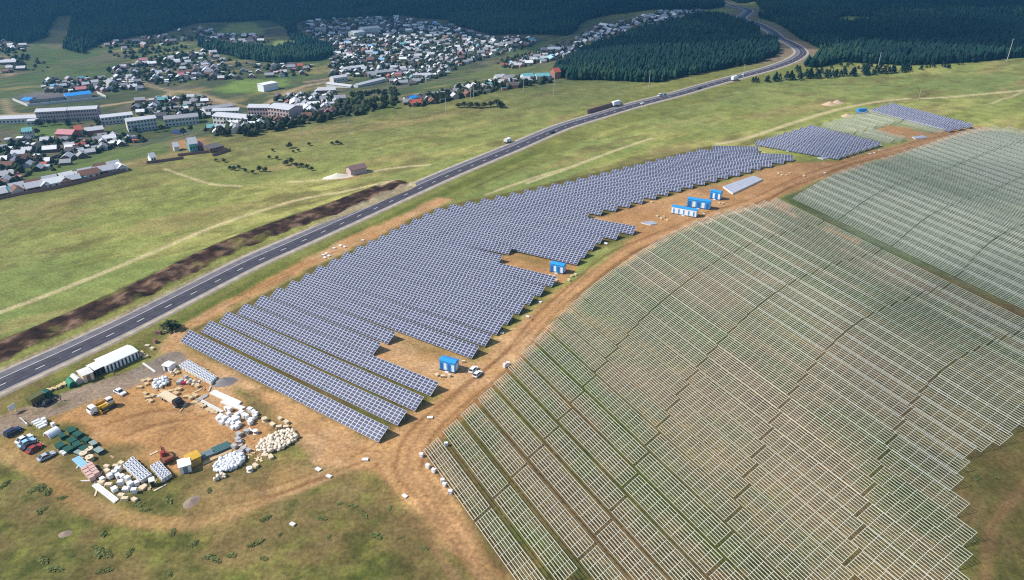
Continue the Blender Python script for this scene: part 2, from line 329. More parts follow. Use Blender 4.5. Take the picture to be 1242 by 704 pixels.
# ruts on the dirt track and in the yard
MAINT = [(598, 704), (560, 650), (522, 600), (498, 565), (520, 520), (565, 478), (615, 437), (655, 392), (705, 343), (755, 306), (805, 283), (855, 262), (905, 246), (955, 225), (1005, 205), (1065, 187), (1125, 172), (1195, 157)]
for off in (-4.3, -2.6, 1.2, 3.1):
    L = smooth_line(pathP(MAINT), 4); t = np.gradient(L, axis=0); t /= np.linalg.norm(t, axis=1)[:, None]; L = L + np.c_[-t[:, 1], t[:, 0]] * (off + (fbm(L[:, 0], L[:, 1], 40, int(off * 10) + 200, 2)[:, None] - .5) * 4)
    base = blend(base, sst(1.0, .3, dline(X, Y, L, 12)) * .6, C(128, 88, 56))
L = smooth_line(pathP(MAINT), 4); base = blend(base, sst(3.2, 1, dline(X, Y, L, 12)) * .35, C(206, 160, 112))
for pts in ([(205, 425), (250, 448), (310, 480), (360, 510), (400, 535), (450, 548), (500, 545)], [(200, 420), (235, 392), (290, 360), (350, 330), (420, 300)], [(203, 424), (240, 396), (296, 362), (356, 331)], [(440, 560), (400, 575), (340, 600), (280, 622)], [(470, 555), (500, 600), (540, 650), (580, 700)], [(455, 560), (490, 615), (520, 655), (550, 704)],
            [(150, 530), (190, 515), (240, 510), (290, 530)], [(130, 515), (180, 500), (230, 500), (270, 520)], [(280, 600), (330, 590), (385, 572), (440, 548), (490, 510)], [(270, 612), (330, 601), (390, 580), (450, 555)]):
    track(pts, 1.0, C(140, 98, 62), .55, .5, 1)
    track([(a + 5, b + 3) for a, b in pts], 1.0, C(206, 164, 118), .35, .6, 1)
# paths
for pts, w in (([(-20, 386), (60, 357), (140, 325), (200, 300), (260, 275), (310, 258), (360, 243), (420, 232), (480, 221)], 3.2), ([(352, 221), (385, 219), (415, 215), (470, 205), (520, 200)], 3.0), ([(640, 222), (690, 204), (740, 185), (790, 168)], 3), ([(870, 175), (905, 168), (960, 150), (1020, 132), (1080, 122), (1150, 118), (1242, 110), (1400, 98)], 4.5),
               ([(1262, 575), (1217, 620), (1199, 655), (1196, 720)], 2.6001), ([(500, 226), (560, 203), (640, 172), (705, 147)], 5), ([(200, 205), (250, 222), (292, 226)], 2.5), ([(1195, 128), (1242, 112)], 2), ([(590, 236), (650, 215), (700, 200)], 2)):
    pm = np.maximum(pm, track(pts, w, C(212, 192, 146) if w != 2.6001 else C(142, 110, 74), .7))
track([(960, 104), (1040, 103), (1100, 106), (1125, 113), (1110, 120), (1060, 126)], 2.5, C(98, 90, 54), .7); track([(575, 228), (600, 216), (640, 200)], 2.2, C(92, 92, 50), .6)
track([(0, 300), (100, 250), (200, 235)], 2, C(120, 116, 66), .5)
# village streets and lots
for pts, w in (([(-10, 141), (20, 139), (60, 137), (110, 131), (170, 122), (200, 118), (212, 111), (240, 114), (275, 126)], 8), ([(5, 120), (10, 134), (18, 139)], 5), ([(155, 96), (185, 105), (208, 111)], 6), ([(-10, 88), (8, 88), (12, 92)], 6), ([(312, 131), (350, 112), (372, 104), (400, 99), (440, 90)], 8), ([(330, 128), (375, 122), (400, 112)], 5), ([(250, 118), (290, 128), (312, 131)], 5),
               ([(430, 112), (455, 108)], 4), ([(370, 100), (420, 92), (480, 80), (560, 66), (640, 50), (690, 44), (760, 28), (840, 16)], 5), ([(395, 60), (430, 66), (480, 62)], 4), ([(700, 92), (750, 88), (768, 82)], 4)):
    pm = np.maximum(pm, track(pts, w, C(176, 152, 118), .8, 1.5))
for q, c, o in (([(258, 109), (290, 97), (345, 96), (352, 104), (318, 112), (272, 114)], C(112, 134, 62), .9), ([(265, 107), (292, 99), (340, 98), (345, 103), (315, 110), (275, 111)], C(126, 144, 70), .9), ([(15, 152), (80, 150), (95, 165), (30, 170)], C(98, 124, 56), .7), ([(0, 218), (60, 200), (150, 178), (205, 172), (205, 185), (110, 205), (0, 240)], C(104, 118, 60), .8), ([(405, 140), (430, 122), (480, 112), (490, 128), (470, 138)], C(104, 116, 58), .7),
                ([(550, 95), (600, 78), (640, 76), (660, 80), (600, 95)], C(110, 118, 66), .7), ([(640, 92), (665, 76), (690, 78), (690, 92)], C(112, 112, 66), .7), ([(555, 30), (590, 44), (610, 48), (585, 55), (565, 50)], C(150, 122, 98), .7), ([(20, 118), (28, 113), (120, 108), (128, 112), (35, 124)], C(120, 112, 108), .9)):
    base = blend(base, sst(-8, 8, sdpoly(X, Y, pathP(q), 30) + nz) * o, c)
# access road (old worn tarmac)
ACC = smooth_line(pathP([(-40, 540), (-10, 521), (22, 508), (62, 494), (110, 477), (150, 463), (178, 452), (205, 438)]), 3)
dA = dline(X, Y, ACC, 25); acc = sst(6.2, 4.6, dA + wob2 * 2.0) * sst(-86, -96, X - 0 * Y)
base = blend(base, acc, blend(np.tile(C(140, 126, 112), (X.size, 1)), sst(.45, .65, mid) * .6, C(164, 140, 114)))
# loose scrub blots in the foreground grass
blot = sst(.66, .74, fbm(X, Y, 9, 131, 3)) * fg * sst(.45, .6, mid); base = blend(base, fg * (1 - dirt) * sst(.5, .66, fbm(X, Y, 22, 137, 4)) * .5, C(140, 112, 76)); base = blend(base, blot * .6 * (1 - dirt), C(74, 82, 36))
grain = vnoise(X, Y, 2.6, 171) - .5
base = np.clip(base * (1 + (fine - .5)[:, None] * .42 + wob2[:, None] * .22 + (grain * (1 - .5 * dirt))[:, None] * .26), 0, .9)

nx, ny = len(GX), len(GY)
I = np.arange(nx * ny).reshape(ny, nx)
quads = np.stack([I[:-1, :-1], I[:-1, 1:], I[1:, 1:], I[1:, :-1]], -1).reshape(-1, 4)
fm = lambda a: a[quads].mean(1)
cls = np.zeros(len(quads), int)
cls[fm(dirt) > .5] = 1; cls[fm(pm) > .45] = 2; cls[(fm(acc) > .5)] = 3; cls[(fm(bank) > .5) & (cls == 0)] = 4; cls[(fm(mf) > .5) & (cls == 0)] = 5
# ground material: the soil / turf colour of each spot, broken up by finer procedural noise
gm = bpy.data.materials.new('ground'); gm.use_nodes = True; nt = gm.node_tree; bs = nt.nodes['Principled BSDF']; bs.inputs['Roughness'].default_value = .95; bs.inputs['Specular IOR Level'].default_value = .1
at = nt.nodes.new('ShaderNodeAttribute'); at.attribute_name = 'soil'; ge = nt.nodes.new('ShaderNodeNewGeometry')
def noise(sc, det=4):
    n = nt.nodes.new('ShaderNodeTexNoise'); n.inputs['Scale'].default_value = sc; n.inputs['Detail'].default_value = det; n.inputs['Roughness'].default_value = .65
    nt.links.new(ge.outputs['Position'], n.inputs['Vector']); return n
n1, n2 = noise(.9, 6), noise(.12, 5)
def rng(n, lo, hi):
    r = nt.nodes.new('ShaderNodeMapRange'); r.inputs[1].default_value = .3; r.inputs[2].default_value = .7; r.inputs[3].default_value = lo; r.inputs[4].default_value = hi
    nt.links.new(n.outputs['Fac'], r.inputs[0]); return r
r1, r2 = rng(n1, .62, 1.38), rng(n2, .86, 1.14)
mu = nt.nodes.new('ShaderNodeMath'); mu.operation = 'MULTIPLY'; nt.links.new(r1.outputs[0], mu.inputs[0]); nt.links.new(r2.outputs[0], mu.inputs[1])
vm = nt.nodes.new('ShaderNodeVectorMath'); vm.operation = 'SCALE'; nt.links.new(at.outputs['Color'], vm.inputs[0]); nt.links.new(mu.outputs[0], vm.inputs['Scale'])
nt.links.new(vm.outputs[0], bs.inputs['Base Color'])
bp = nt.nodes.new('ShaderNodeBump'); bp.inputs['Strength'].default_value = .5; bp.inputs['Distance'].default_value = .5; nt.links.new(n1.outputs['Fac'], bp.inputs['Height']); nt.links.new(bp.outputs[0], bs.inputs['Normal'])
MATS['ground'] = gm
def sheet(name, sel):
    q = quads[sel]; used, inv = np.unique(q, return_inverse=True); inv = inv.reshape(-1, 4)
    me = bpy.data.meshes.new(name); me.vertices.add(len(used)); me.vertices.foreach_set('co', np.c_[X[used], Y[used], Z[used]].astype(np.float32).ravel())
    me.loops.add(inv.size); me.loops.foreach_set('vertex_index', inv.astype(np.int32).ravel())
    me.polygons.add(len(q)); me.polygons.foreach_set('loop_start', np.arange(0, inv.size, 4, dtype=np.int32)); me.polygons.foreach_set('loop_total', np.full(len(q), 4, np.int32))
    me.update(); me.polygons.foreach_set('use_smooth', np.ones(len(q), bool))
    ca_ = me.color_attributes.new('soil', 'FLOAT_COLOR', 'POINT'); ca_.data.foreach_set('color', np.c_[base[used], np.ones(len(used))].astype(np.float32).ravel())
    me.materials.append(gm); return structure(link(bpy.data.objects.new(name, me)))
for k, nm in enumerate(['ground', 'dirt_ground', 'path', 'access_road', 'earth_bank', 'forest_floor']): sheet(nm, cls == k)

# ------------------------------------------------------------------ highway
def nodemat(name, rough=.85, spec=.25):
    m = bpy.data.materials.new(name); m.use_nodes = True; n = m.node_tree; b = n.nodes['Principled BSDF']; b.inputs['Roughness'].default_value = rough; b.inputs['Specular IOR Level'].default_value = spec
    MATS[name] = m; return m, n, b
am, an, ab = nodemat('asphalt')
geo = an.nodes.new('ShaderNodeNewGeometry'); at2 = an.nodes.new('ShaderNodeAttribute'); at2.attribute_name = 'tone'; z1 = an.nodes.new('ShaderNodeTexNoise'); z1.inputs['Scale'].default_value = .35; z1.inputs['Detail'].default_value = 6
an.links.new(geo.outputs['Position'], z1.inputs['Vector']); mr_ = an.nodes.new('ShaderNodeMapRange'); mr_.inputs[1].default_value = .3; mr_.inputs[2].default_value = .7; mr_.inputs[3].default_value = .78; mr_.inputs[4].default_value = 1.22
an.links.new(z1.outputs['Fac'], mr_.inputs[0]); sv = an.nodes.new('ShaderNodeVectorMath'); sv.operation = 'SCALE'; an.links.new(at2.outputs['Color'], sv.inputs[0]); an.links.new(mr_.outputs[0], sv.inputs['Scale']); an.links.new(sv.outputs[0], ab.inputs['Base Color'])
RLs = smooth_line(pathP(ROADPX), 3.0); seg = np.r_[0, np.cumsum(np.linalg.norm(np.diff(RLs, axis=0), axis=1))]
tt = np.arange(0, seg[-1], 3.0); RLu = np.c_[np.interp(tt, seg, RLs[:, 0]), np.interp(tt, seg, RLs[:, 1])]
for _ in range(6): RLu[1:-1] = (RLu[:-2] + 2 * RLu[1:-1] + RLu[2:]) / 4
tg = np.gradient(RLu, axis=0); tg /= np.linalg.norm(tg, axis=1)[:, None]; RN = np.c_[-tg[:, 1], tg[:, 0]]
RZ = terr(RLu[:, 0], RLu[:, 1]) + .35
for _ in range(20): RZ[1:-1] = np.maximum((RZ[:-2] + 2 * RZ[1:-1] + RZ[2:]) / 4, RZ[1:-1] - .02)
def strip(name, offs, dz, sel=None, tones=None, material=am):
    idx = np.arange(len(RLu)) if sel is None else sel; vs = []; k = len(offs)
    zo = dz if isinstance(dz, (list, tuple)) else [dz] * k
    for o_, z_ in zip(offs, zo): vs.append(np.c_[RLu[idx] + RN[idx] * o_, RZ[idx] + z_])
    vs = np.stack(vs, 1).reshape(-1, 3); fs = [(i * k + j + 1, i * k + j, (i + 1) * k + j, (i + 1) * k + j + 1) for i in range(len(idx) - 1) for j in range(k - 1)]
    me = bpy.data.meshes.new(name); me.from_pydata(vs.tolist(), [], fs); me.materials.append(material)
    if tones:
        a = me.color_attributes.new('tone', 'FLOAT_COLOR', 'CORNER'); cc = []
        for i in range(len(idx) - 1):
            for j in range(k - 1): cc += [(*tones[j], 1)] * 4
        a.data.foreach_set('color', np.array(cc, np.float32).ravel())
    return me
W_ = 5.9
dk, lt = (.068, .062, .076), (.15, .138, .148); sh = (.40, .33, .25); tr_ = (.050, .045, .056)
me = strip('highway', [-9.5, -7.6, -W_, -4.9, -4.2, -2.9, -2.2, -1.2, -.4, .8, 1.6, 2.2, W_, 7.4, 9.3], [-1.0, -.02, 0, 0, 0, 0, 0, 0, 0, 0, 0, 0, 0, -.02, -.8], tones=[sh, sh, dk, tr_, dk, tr_, dk, tr_, dk, dk, dk, lt, sh, sh])
hw = structure(obj('highway', me))
wm = mat('road_paint', (.62, .60, .58), .7, .25, .6)
lines = MB()
pm_me = bpy.data.meshes.new('road_markings'); V = []; F = []
def addline(off, w, sel):
    for s_ in sel:
        o0 = len(V); idx = s_
        for i in idx:
            for e in (-w / 2, w / 2): V.append((*(RLu[i] + RN[i] * (off + e)), RZ[i] + .03))
        for i in range(len(idx) - 1): F.append((o0 + 2 * i + 1, o0 + 2 * i, o0 + 2 * i + 2, o0 + 2 * i + 3))
full = [list(range(len(RLu)))]
addline(-W_ + .3, .17, full); addline(W_ - .3, .17, full); addline(2.0, .26, full)
addline(-2.0, .34, [[i, i + 1] for i in range(0, len(RLu) - 2, 4) if i % 4 == 0 and i < len(RLu) - 2])
pm_me.from_pydata(V, [], F); pm_me.materials.append(wm); structure(obj('road_markings', pm_me))
# ------------------------------------------------------------------ photovoltaic modules
pmx, pn, pb = nodemat('solar_modules', .22, .5)
uv = pn.nodes.new('ShaderNodeUVMap'); sp = pn.nodes.new('ShaderNodeSeparateXYZ'); pn.links.new(uv.outputs[0], sp.inputs[0])
def mth(op, a, b=None):
    n = pn.nodes.new('ShaderNodeMath'); n.operation = op
    for i, q in enumerate((a, b)):
        if q is None: continue
        if isinstance(q, (int, float)): n.inputs[i].default_value = q
        else: pn.links.new(q, n.inputs[i])
    return n.outputs[0]
def edge(src, pitch, wd):
    fr = mth('FRACT', mth('DIVIDE', src, pitch)); d = mth('MINIMUM', fr, mth('SUBTRACT', 1.0, fr)); return mth('LESS_THAN', d, wd / pitch / 2)
frame = mth('MAXIMUM', edge(sp.outputs[0], 1.665, .25), edge(sp.outputs[1], 1.0, .17))
cellline = mth('MULTIPLY', mth('MAXIMUM', edge(sp.outputs[0], .1665, .012), edge(sp.outputs[1], .1665, .012)), .25)
wn_ = pn.nodes.new('ShaderNodeTexWhiteNoise'); wn_.noise_dimensions = '2D'
fl = pn.nodes.new('ShaderNodeVectorMath'); fl.operation = 'FLOOR'; dv = pn.nodes.new('ShaderNodeVectorMath'); dv.operation = 'DIVIDE'; dv.inputs[1].default_value = (1.665, 1, 1)
pn.links.new(uv.outputs[0], dv.inputs[0]); pn.links.new(dv.outputs[0], fl.inputs[0]); pn.links.new(fl.outputs[0], wn_.inputs['Vector'])
c1 = pn.nodes.new('ShaderNodeMix'); c1.data_type = 'RGBA'; c1.inputs[6].default_value = (.028, .033, .068, 1); c1.inputs[7].default_value = (.052, .058, .108, 1); pn.links.new(wn_.outputs['Value'], c1.inputs[0])
c2 = pn.nodes.new('ShaderNodeMix'); c2.data_type = 'RGBA'; pn.links.new(cellline, c2.inputs[0]); pn.links.new(c1.outputs[2], c2.inputs[6]); c2.inputs[7].default_value = (.3, .32, .4, 1)
c3 = pn.nodes.new('ShaderNodeMix'); c3.data_type = 'RGBA'; pn.links.new(frame, c3.inputs[0]); pn.links.new(c2.outputs[2], c3.inputs[6]); c3.inputs[7].default_value = (.44, .45, .50, 1)
pn.links.new(c3.outputs[2], pb.inputs['Base Color'])
TI = math.radians(30); PWID = 5.0; PY, PZ, Z0 = PWID * math.cos(TI), PWID * math.sin(TI), .65
def deck_mesh(L):
    n = np.array([0, -math.sin(TI), math.cos(TI)]) * .06
    c = [np.array(q) for q in ((0, 0, Z0), (L, 0, Z0), (L, PY, Z0 + PZ), (0, PY, Z0 + PZ))]
    vs = [q for q in c] + [q - n for q in c]
    me = bpy.data.meshes.new('panel_deck'); me.from_pydata([tuple(q) for q in vs], [], [(0, 1, 2, 3), (7, 6, 5, 4), (0, 4, 5, 1), (1, 5, 6, 2), (2, 6, 7, 3), (3, 7, 4, 0)])
    me.materials.append(pmx); me.materials.append(M['galv']); me.polygons.foreach_set('material_index', [0, 1, 1, 1, 1, 1])
    u = me.uv_layers.new(name='UVMap'); cols = max(1, round(L / 1.665)) * 1.665
    for i, q in enumerate([(0, 0), (cols, 0), (cols, 5), (0, 5)]): u.data[i].uv = q
    return me
def frame_mesh(L):
    mb = MB()
    for y in (.9, 3.5):
        z = Z0 + y * math.tan(TI) - .12; mb.bar((0.1, y, z), (L - .1, y, z), .09)
    n = max(2, int(round(L / 4)))
    for i in range(n + 1):
        x = .4 + (L - .8) * i / n
        for y in (.9, 3.5): mb.box(x, y, -.3, .12, .12, Z0 + y * math.tan(TI) + .15)
        mb.bar((x, .2, Z0 - .05), (x, PY - .2, Z0 + PZ - .25), .07)
    return mb.mesh('support_frame', 'steel')
_dm, _fm = {}, {}
def panel_row(a, b, label, group, ntab=None):
    L = float(np.hypot(*(b - a))); ntab = ntab or max(1, round(L / 30)); l = round((L - .12 * (ntab - 1)) / ntab, 2)
    r = empty('solar_panel_row', label, 'solar panels', (a[0], a[1], float(terr(*a))), yaw(a, b), group)
    for k in range(ntab):
        if l not in _dm: _dm[l] = deck_mesh(l); _fm[l] = frame_mesh(l)
        obj('panel_deck', _dm[l], r, (k * (l + .12), 0, 0)); obj('support_frame', _fm[l], r, (k * (l + .12), 0, 0))
    return r
UL = [(230.3, 400.3), (255.3, 389), (276.4, 378), (297.5, 368), (317.8, 358), (337, 348.7), (354.6, 340), (372, 331.4), (387, 322), (404, 313.4), (419, 305.6), (434.5, 297.8), (449.4, 290.8), (462.7, 284.5), (476, 277.5), (487.7, 272)]
ULB = [(500, 266), (513, 259.6), (525, 253.7), (537, 248.7), (554.7, 246.7), (573.6, 242.7), (590.5, 239.8), (608, 235.8), (626, 232.4), (642, 228.8), (658, 224.9), (674, 221.9), (692, 217.9), (724, 210), (756, 202), (786, 195), (815, 188), (845, 181)]
LR = [(458.6, 536.7), (482, 516.4), (503, 498.8), (521.9, 480.5), (452, 430.8), (470, 417.5), (572, 435), (588, 420.6), (602, 406.4), (615, 394), (629, 381.7), (642, 370), (654.8, 359.5), (669, 348), (603.7, 321), (616.5, 309), (699.5, 321.6), (708, 313.4), (718, 304), (727.7, 295.8), (747, 291), (767.5, 284.8), (711, 266.6),
      (728.4, 261.4), (746.4, 256.7), (762.8, 252), (778.4, 247.3), (794.8, 241.9), (809.7, 237.5), (825, 233), (839.5, 228.8), (854.4, 224.8), (868.4, 221), (882.5, 217), (896.6, 214), (910, 210), (922, 206), (935.6, 203), (950.5, 198.8), (962, 195.6)]
TOPZ = Z0 + PZ
lr = [np.array(flat(*q, Z0)) for q in LR]; ulb = np.array([flat(*q, TOPZ) for q in UL + ULB])
sg = np.r_[0, np.cumsum(np.linalg.norm(np.diff(ulb[15:], axis=0), axis=1))]
ev = np.linspace(0, sg[-1], len(LR) - 15); ulx = [ulb[i] for i in range(15)] + [np.array([np.interp(t, sg, ulb[15:, 0]), np.interp(t, sg, ulb[15:, 1])]) for t in ev]
for i in range(len(LR)):
    th = -.6
    for _ in range(12):
        N = np.array([-math.sin(th), math.cos(th)]); ll = ulx[i] - N * PY; d = lr[i] - ll; th = math.atan2(d[1], d[0])
    panel_row(ll, lr[i], f'{ordn(i + 1)} blue panel row counted from the storage yard', 'solar panel rows left of the dirt track')
a, b = np.array(flat(864, 177, TOPZ)) - np.array([.1, PY]), np.array(flat(920.8, 185, Z0)); panel_row(a, b, 'short topmost panel row behind the long block, beside yellow grass', 'solar panel rows left of the dirt track', 1)
# second block further up the track
q = [np.array(flat(*p)) for p in ((915, 177), (1017, 195), (1070, 177.5), (985, 155))]
for i in range(7):
    t = i / 7; panel_row(q[0] + (q[3] - q[0]) * t, q[1] + (q[2] - q[1]) * t, f'{ordn(i + 1)} panel row from the front of the small block up the track', 'panel rows of the small block', 2)
q = [np.array(flat(*p)) for p in ((992, 155), (1075, 176), (1182, 155.5), (1080, 128.5))]
RR3 = []
for i in range(9):
    t = (i + .3) / 9; a, b = q[0] + (q[3] - q[0]) * t, q[1] + (q[2] - q[1]) * t
    if i >= 6: panel_row(a, b, f'{ordn(9 - i)} pale blue panel row from the far top edge of the field', 'far panel rows at the top of the slope', 2)
    else: RR3.append((a, b, i))
# ------------------------------------------------------------------ bare racks
def rack_part(n, what, k=0):
    mb = MB(); L = n * 3.0
    if what in ('rail', 'all'):
        for j in ([k] if what == 'rail' else range(8)):
            y = PY * j / 7; mb.bar((0, y, Z0 + y * math.tan(TI)), (L, y, Z0 + y * math.tan(TI)), .115, .09)
    if what in ('frame', 'all'):
        for i in ([0] if what == 'frame' else range(n + 1)):
            x = .1 + (L - .2) * i / n if what == 'all' else 0
            mb.bar((x, -.05, Z0 - .1), (x, PY + .05, Z0 + PZ - .08), .055, .08, 0)
            for y in (.9, 3.5): mb.box(x, y, -.4, .09, .08, Z0 + y * math.tan(TI) + .3, 0, 1)
    return mb.mesh({'rail': 'rail', 'frame': 'support_frame', 'all': 'panel_rack'}[what], ['rackpaint', 'rackpost'])
M['rackpaint'] = mat('galvanised_rack', (.60, .61, .50), .5, .12, .3); M['rackpost'] = mat('weathered_post', (.16, .145, .12), .7)
_rk = {}
def rk(*a):
    if a not in _rk: _rk[a] = rack_part(*a)
    return _rk[a]
RACKS = []
def rack_rows(edge, th0, th1, pitch, poly, lens, umax, prefix, side_start=0.0):
    E = smooth_line(edge, .5); s_ = np.r_[0, np.cumsum(np.linalg.norm(np.diff(E, axis=0), axis=1))]; tot = s_[-1]
    pos = 0.0; row = 0
    while pos < tot:
        t = pos / tot; th = math.radians(th0 + (th1 - th0) * t); d = np.array([math.cos(th), math.sin(th)])
        st = np.array([np.interp(pos, s_, E[:, 0]), np.interp(pos, s_, E[:, 1])]); Lr = lens[0] + (lens[1] - lens[0]) * t; o = .6; col = 0
        while o < 420:
            ts = np.linspace(o + (4 if col == 0 else .5), o + Lr, 41); pts = st + d * ts[:, None]; ins = inpoly(pts[:, 0], pts[:, 1], poly)
            mid_ = st + d * (o + Lr / 2); u_, v_ = pix(mid_[0], mid_[1], 1.5)
            if not ins.any() or u_ > umax or v_ > 765: break
            k = 40 if ins.all() else int(np.argmin(ins)) if ins[0] else 0
            nb = int(10 * k / 40 + .3)
            if nb >= 2: RACKS.append((st + d * o, th, nb, Lr / 30, row, col, prefix, u_, v_))
            o += Lr + .95; col += 1
        row += 1
        e0 = st
        while pos < tot:                                  # step along the edge until the next row clears the pitch
            pos += .2; q_ = np.array([np.interp(pos, s_, E[:, 0]), np.interp(pos, s_, E[:, 1])])
            if abs(-(q_ - e0)[0] * math.sin(th) + (q_ - e0)[1] * math.cos(th)) >= pitch: break
rack_rows(pathP([(512.7, 546.8), (536.7, 523.4), (560, 501.5), (599, 464.6), (650, 410), (720, 345), (800, 292), (860, 266), (930, 248), (946, 248)]), -60.3, -69.5, 7.9, np.array(RACK1), (30, 34), 1300, 'lower')
rack_rows(pathP([(951, 247), (1010, 214), (1080, 192), (1165, 163), (1200, 158.5), (1244, 162)]), -69.5, -72, 7.9, np.array(RACK2), (32, 34), 1290, 'upper')
for a, b, i in RR3:
    L = np.hypot(*(b - a)); th = yaw(a, b); n = 2; l = (L - 2) / n
    for k in range(n):
        c = a + (b - a) * ((k + .5) / n)
        if not inpoly(c[0:1], c[1:2], G3HOLE)[0]: RACKS.append((a + (b - a) / L * (k * (l + 2)), th, 10, l / 30, i, k, 'far', *pix(*c, 1)))
RACKS.sort(key=lambda r: -r[8])
vis = [r for r in RACKS if -40 < r[7] < 1285]
NAMES = {'lower': ('from the near corner by the dirt track', 'bare racks of the large lower field'), 'upper': ('from the grass strip of the upper field', 'bare racks of the upper right field'), 'far': ('from the blue panels of the small block', 'bare racks at the far end of the track')}
rest = []
for n_, (p, th, nb, sx, row, col, pre, u_, v_) in enumerate(RACKS):
    if n_ >= 298: rest.append((p, th, nb, sx)); continue
    lab = f'bare metal rack, {ordn(col + 1)} along the {ordn(row + 1)} row {NAMES[pre][0]}'; z = float(terr(*p)) - .0
    near = n_ < 46
    if near:
        r = empty('panel_rack', lab, 'panel rack', (p[0], p[1], z), th, NAMES[pre][1]); r.scale = (sx, 1, 1)
        for k in range(8): obj('rail', rk(nb, 'rail', k), r)
        for i in range(nb + 1): obj('support_frame', rk(nb, 'frame'), r, (.1 + (nb * 3 - .2) * i / nb, 0, 0))
    else:
        r = tag(obj('panel_rack', rk(nb, 'all'), None, (p[0], p[1], z), th), lab, 'panel rack', NAMES[pre][1]); r.scale = (sx, 1, 1)
print('RACKS', len(RACKS), len(vis), 'rest', len(rest))
if rest:
    mb = MB()
    for p, th, nb, sx in rest:
        c, s = math.cos(th), math.sin(th); me = rk(nb, 'all'); o = len(mb.v)
        for q_ in me.vertices: x, y, z = q_.co; x *= sx; mb.v.append((p[0] + c * x - s * y, p[1] + s * x + c * y, z))
        for f_ in me.polygons: mb.f.append(tuple(o + i for i in f_.vertices)); mb.m.append(f_.material_index)
    tag(stuff(obj('far_panel_racks', mb.mesh('far_panel_racks', ['rackpaint', 'rackpost']))), 'farthest bare panel racks merging into a pale mesh', 'panel racks'); COL.objects[-1]['kind'] = 'stuff'
# ------------------------------------------------------------------ forest
def conifer_arrays(x, y, z, h, r, rs, sides=6):
    """many conifers as one vertex / face array"""
    n = len(x); prof = np.array([(.10, .42), (.30, 1.0), (.50, .72), (.53, .88), (.78, .42)]); k = len(prof)
    an = 2 * np.pi * np.arange(sides) / sides
    ang = an[None, None, :] + rs.rand(n, 1, 1) * 6.28 + rs.rand(n, k, sides) * .6
    rad = r[:, None, None] * prof[None, :, 1:2] * (.65 + .7 * rs.rand(n, k, sides))
    vx = x[:, None, None] + rad * np.cos(ang); vy = y[:, None, None] + rad * np.sin(ang)
    vz = z[:, None, None] + h[:, None, None] * (prof[None, :, 0:1] + (rs.rand(n, k, sides) - .5) * .07)
    V = np.concatenate([np.stack([vx, vy, vz], -1).reshape(n, k * sides, 3), np.stack([x, y, z + h], -1)[:, None, :]], 1)
    T = []
    for j in range(k - 1):
        for i in range(sides):
            a, b, c, d = j * sides + i, j * sides + (i + 1) % sides, (j + 1) * sides + (i + 1) % sides, (j + 1) * sides + i; T += [(a, b, c), (a, c, d)]
    for i in range(sides): T.append(((k - 1) * sides + i, (k - 1) * sides + (i + 1) % sides, k * sides))
    F = (np.array(T)[None] + (np.arange(n) * V.shape[1])[:, None, None]).reshape(-1, 3)
    return V.reshape(-1, 3), F
def tri_mesh(name, V, F, material):
    me = bpy.data.meshes.new(name); me.vertices.add(len(V)); me.vertices.foreach_set('co', V.astype(np.float32).ravel())
    me.loops.add(F.size); me.loops.foreach_set('vertex_index', F.astype(np.int32).ravel()); me.polygons.add(len(F))
    me.polygons.foreach_set('loop_start', np.arange(0, F.size, 3, dtype=np.int32)); me.polygons.foreach_set('loop_total', np.full(len(F), 3, np.int32)); me.update(); me.materials.append(material); return me
def grid_pts(x0, x1, y0, y1, s, rs):
    gx, gy = np.meshgrid(np.arange(x0, x1, s), np.arange(y0, y1, s)); gx = gx.ravel() + (rs.rand(gx.size) - .5) * s * .95; gy = gy.ravel() + (rs.rand(gy.size) - .5) * s * .95; return gx, gy
rs = np.random.RandomState(5); PX, PY_ = [], []
def in_forest(x, y):
    u, v = pix(x, y, terr(x, y)); u = u + (vnoise(x, y, 18, 8) - .5) * 4; v = v + (vnoise(x, y, 18, 9) - .5) * 2; m = v < 1
    for q in FOR_PX.values(): m |= inpoly(u, v, q)
    for q in CLEAR: m &= ~inpoly(u, v, q)
    return m & (dline(x, y, RL, 60) > 17 + 10 * vnoise(x, y, 40, 7))
for y0, y1, s in ((600, 1000, 3.7), (1000, 1400, 4.6), (1400, 1900, 6.2)):
    x, y = grid_pts(-.80 * y1 - 60, .80 * y1 + 60, y0, y1, s, rs); m = (np.abs(x) < .76 * y + 40); x, y = x[m], y[m]; m = in_forest(x, y) & (vnoise(x, y, 24, 15) > .12); PX.append(x[m]); PY_.append(y[m])
x = np.concatenate(PX); y = np.concatenate(PY_); z = terr(x, y)
stand = fbm(x, y, 90, 301, 3); h = (4.5 + 6 * stand + 4.5 * rs.rand(x.size) ** 1.5); r = h * (.14 + .08 * rs.rand(x.size)) + .45
far_f = 1 + .3 * sst(1000, 1600, y); V_, F_ = conifer_arrays(x, y, z - .4, h, r * far_f, rs)
M['conifer_b'] = mat('conifer_mixed', (.030, .062, .034), .95, .5, .25, spec=.1); M['conifer_c'] = mat('conifer_old', (.012, .032, .030), .95, .5, .25, spec=.1)
fme = tri_mesh('conifer_forest', V_, F_, M['conifer']); fme.materials.append(M['conifer_b']); fme.materials.append(M['conifer_c'])
pick = fbm(x, y, 160, 311, 4) + (rs.rand(x.size) - .5) * .30; mi_ = np.where(pick > .56, 1, np.where(pick < .42, 2, 0)); fme.polygons.foreach_set('material_index', np.repeat(mi_, len(F_) // x.size).astype(np.int32)); fme.update()
fo = stuff(obj('conifer_forest', fme)); fo['label'] = 'dense dark conifer forest covering the far hills'; fo['category'] = 'forest'
print('FOREST', x.size)
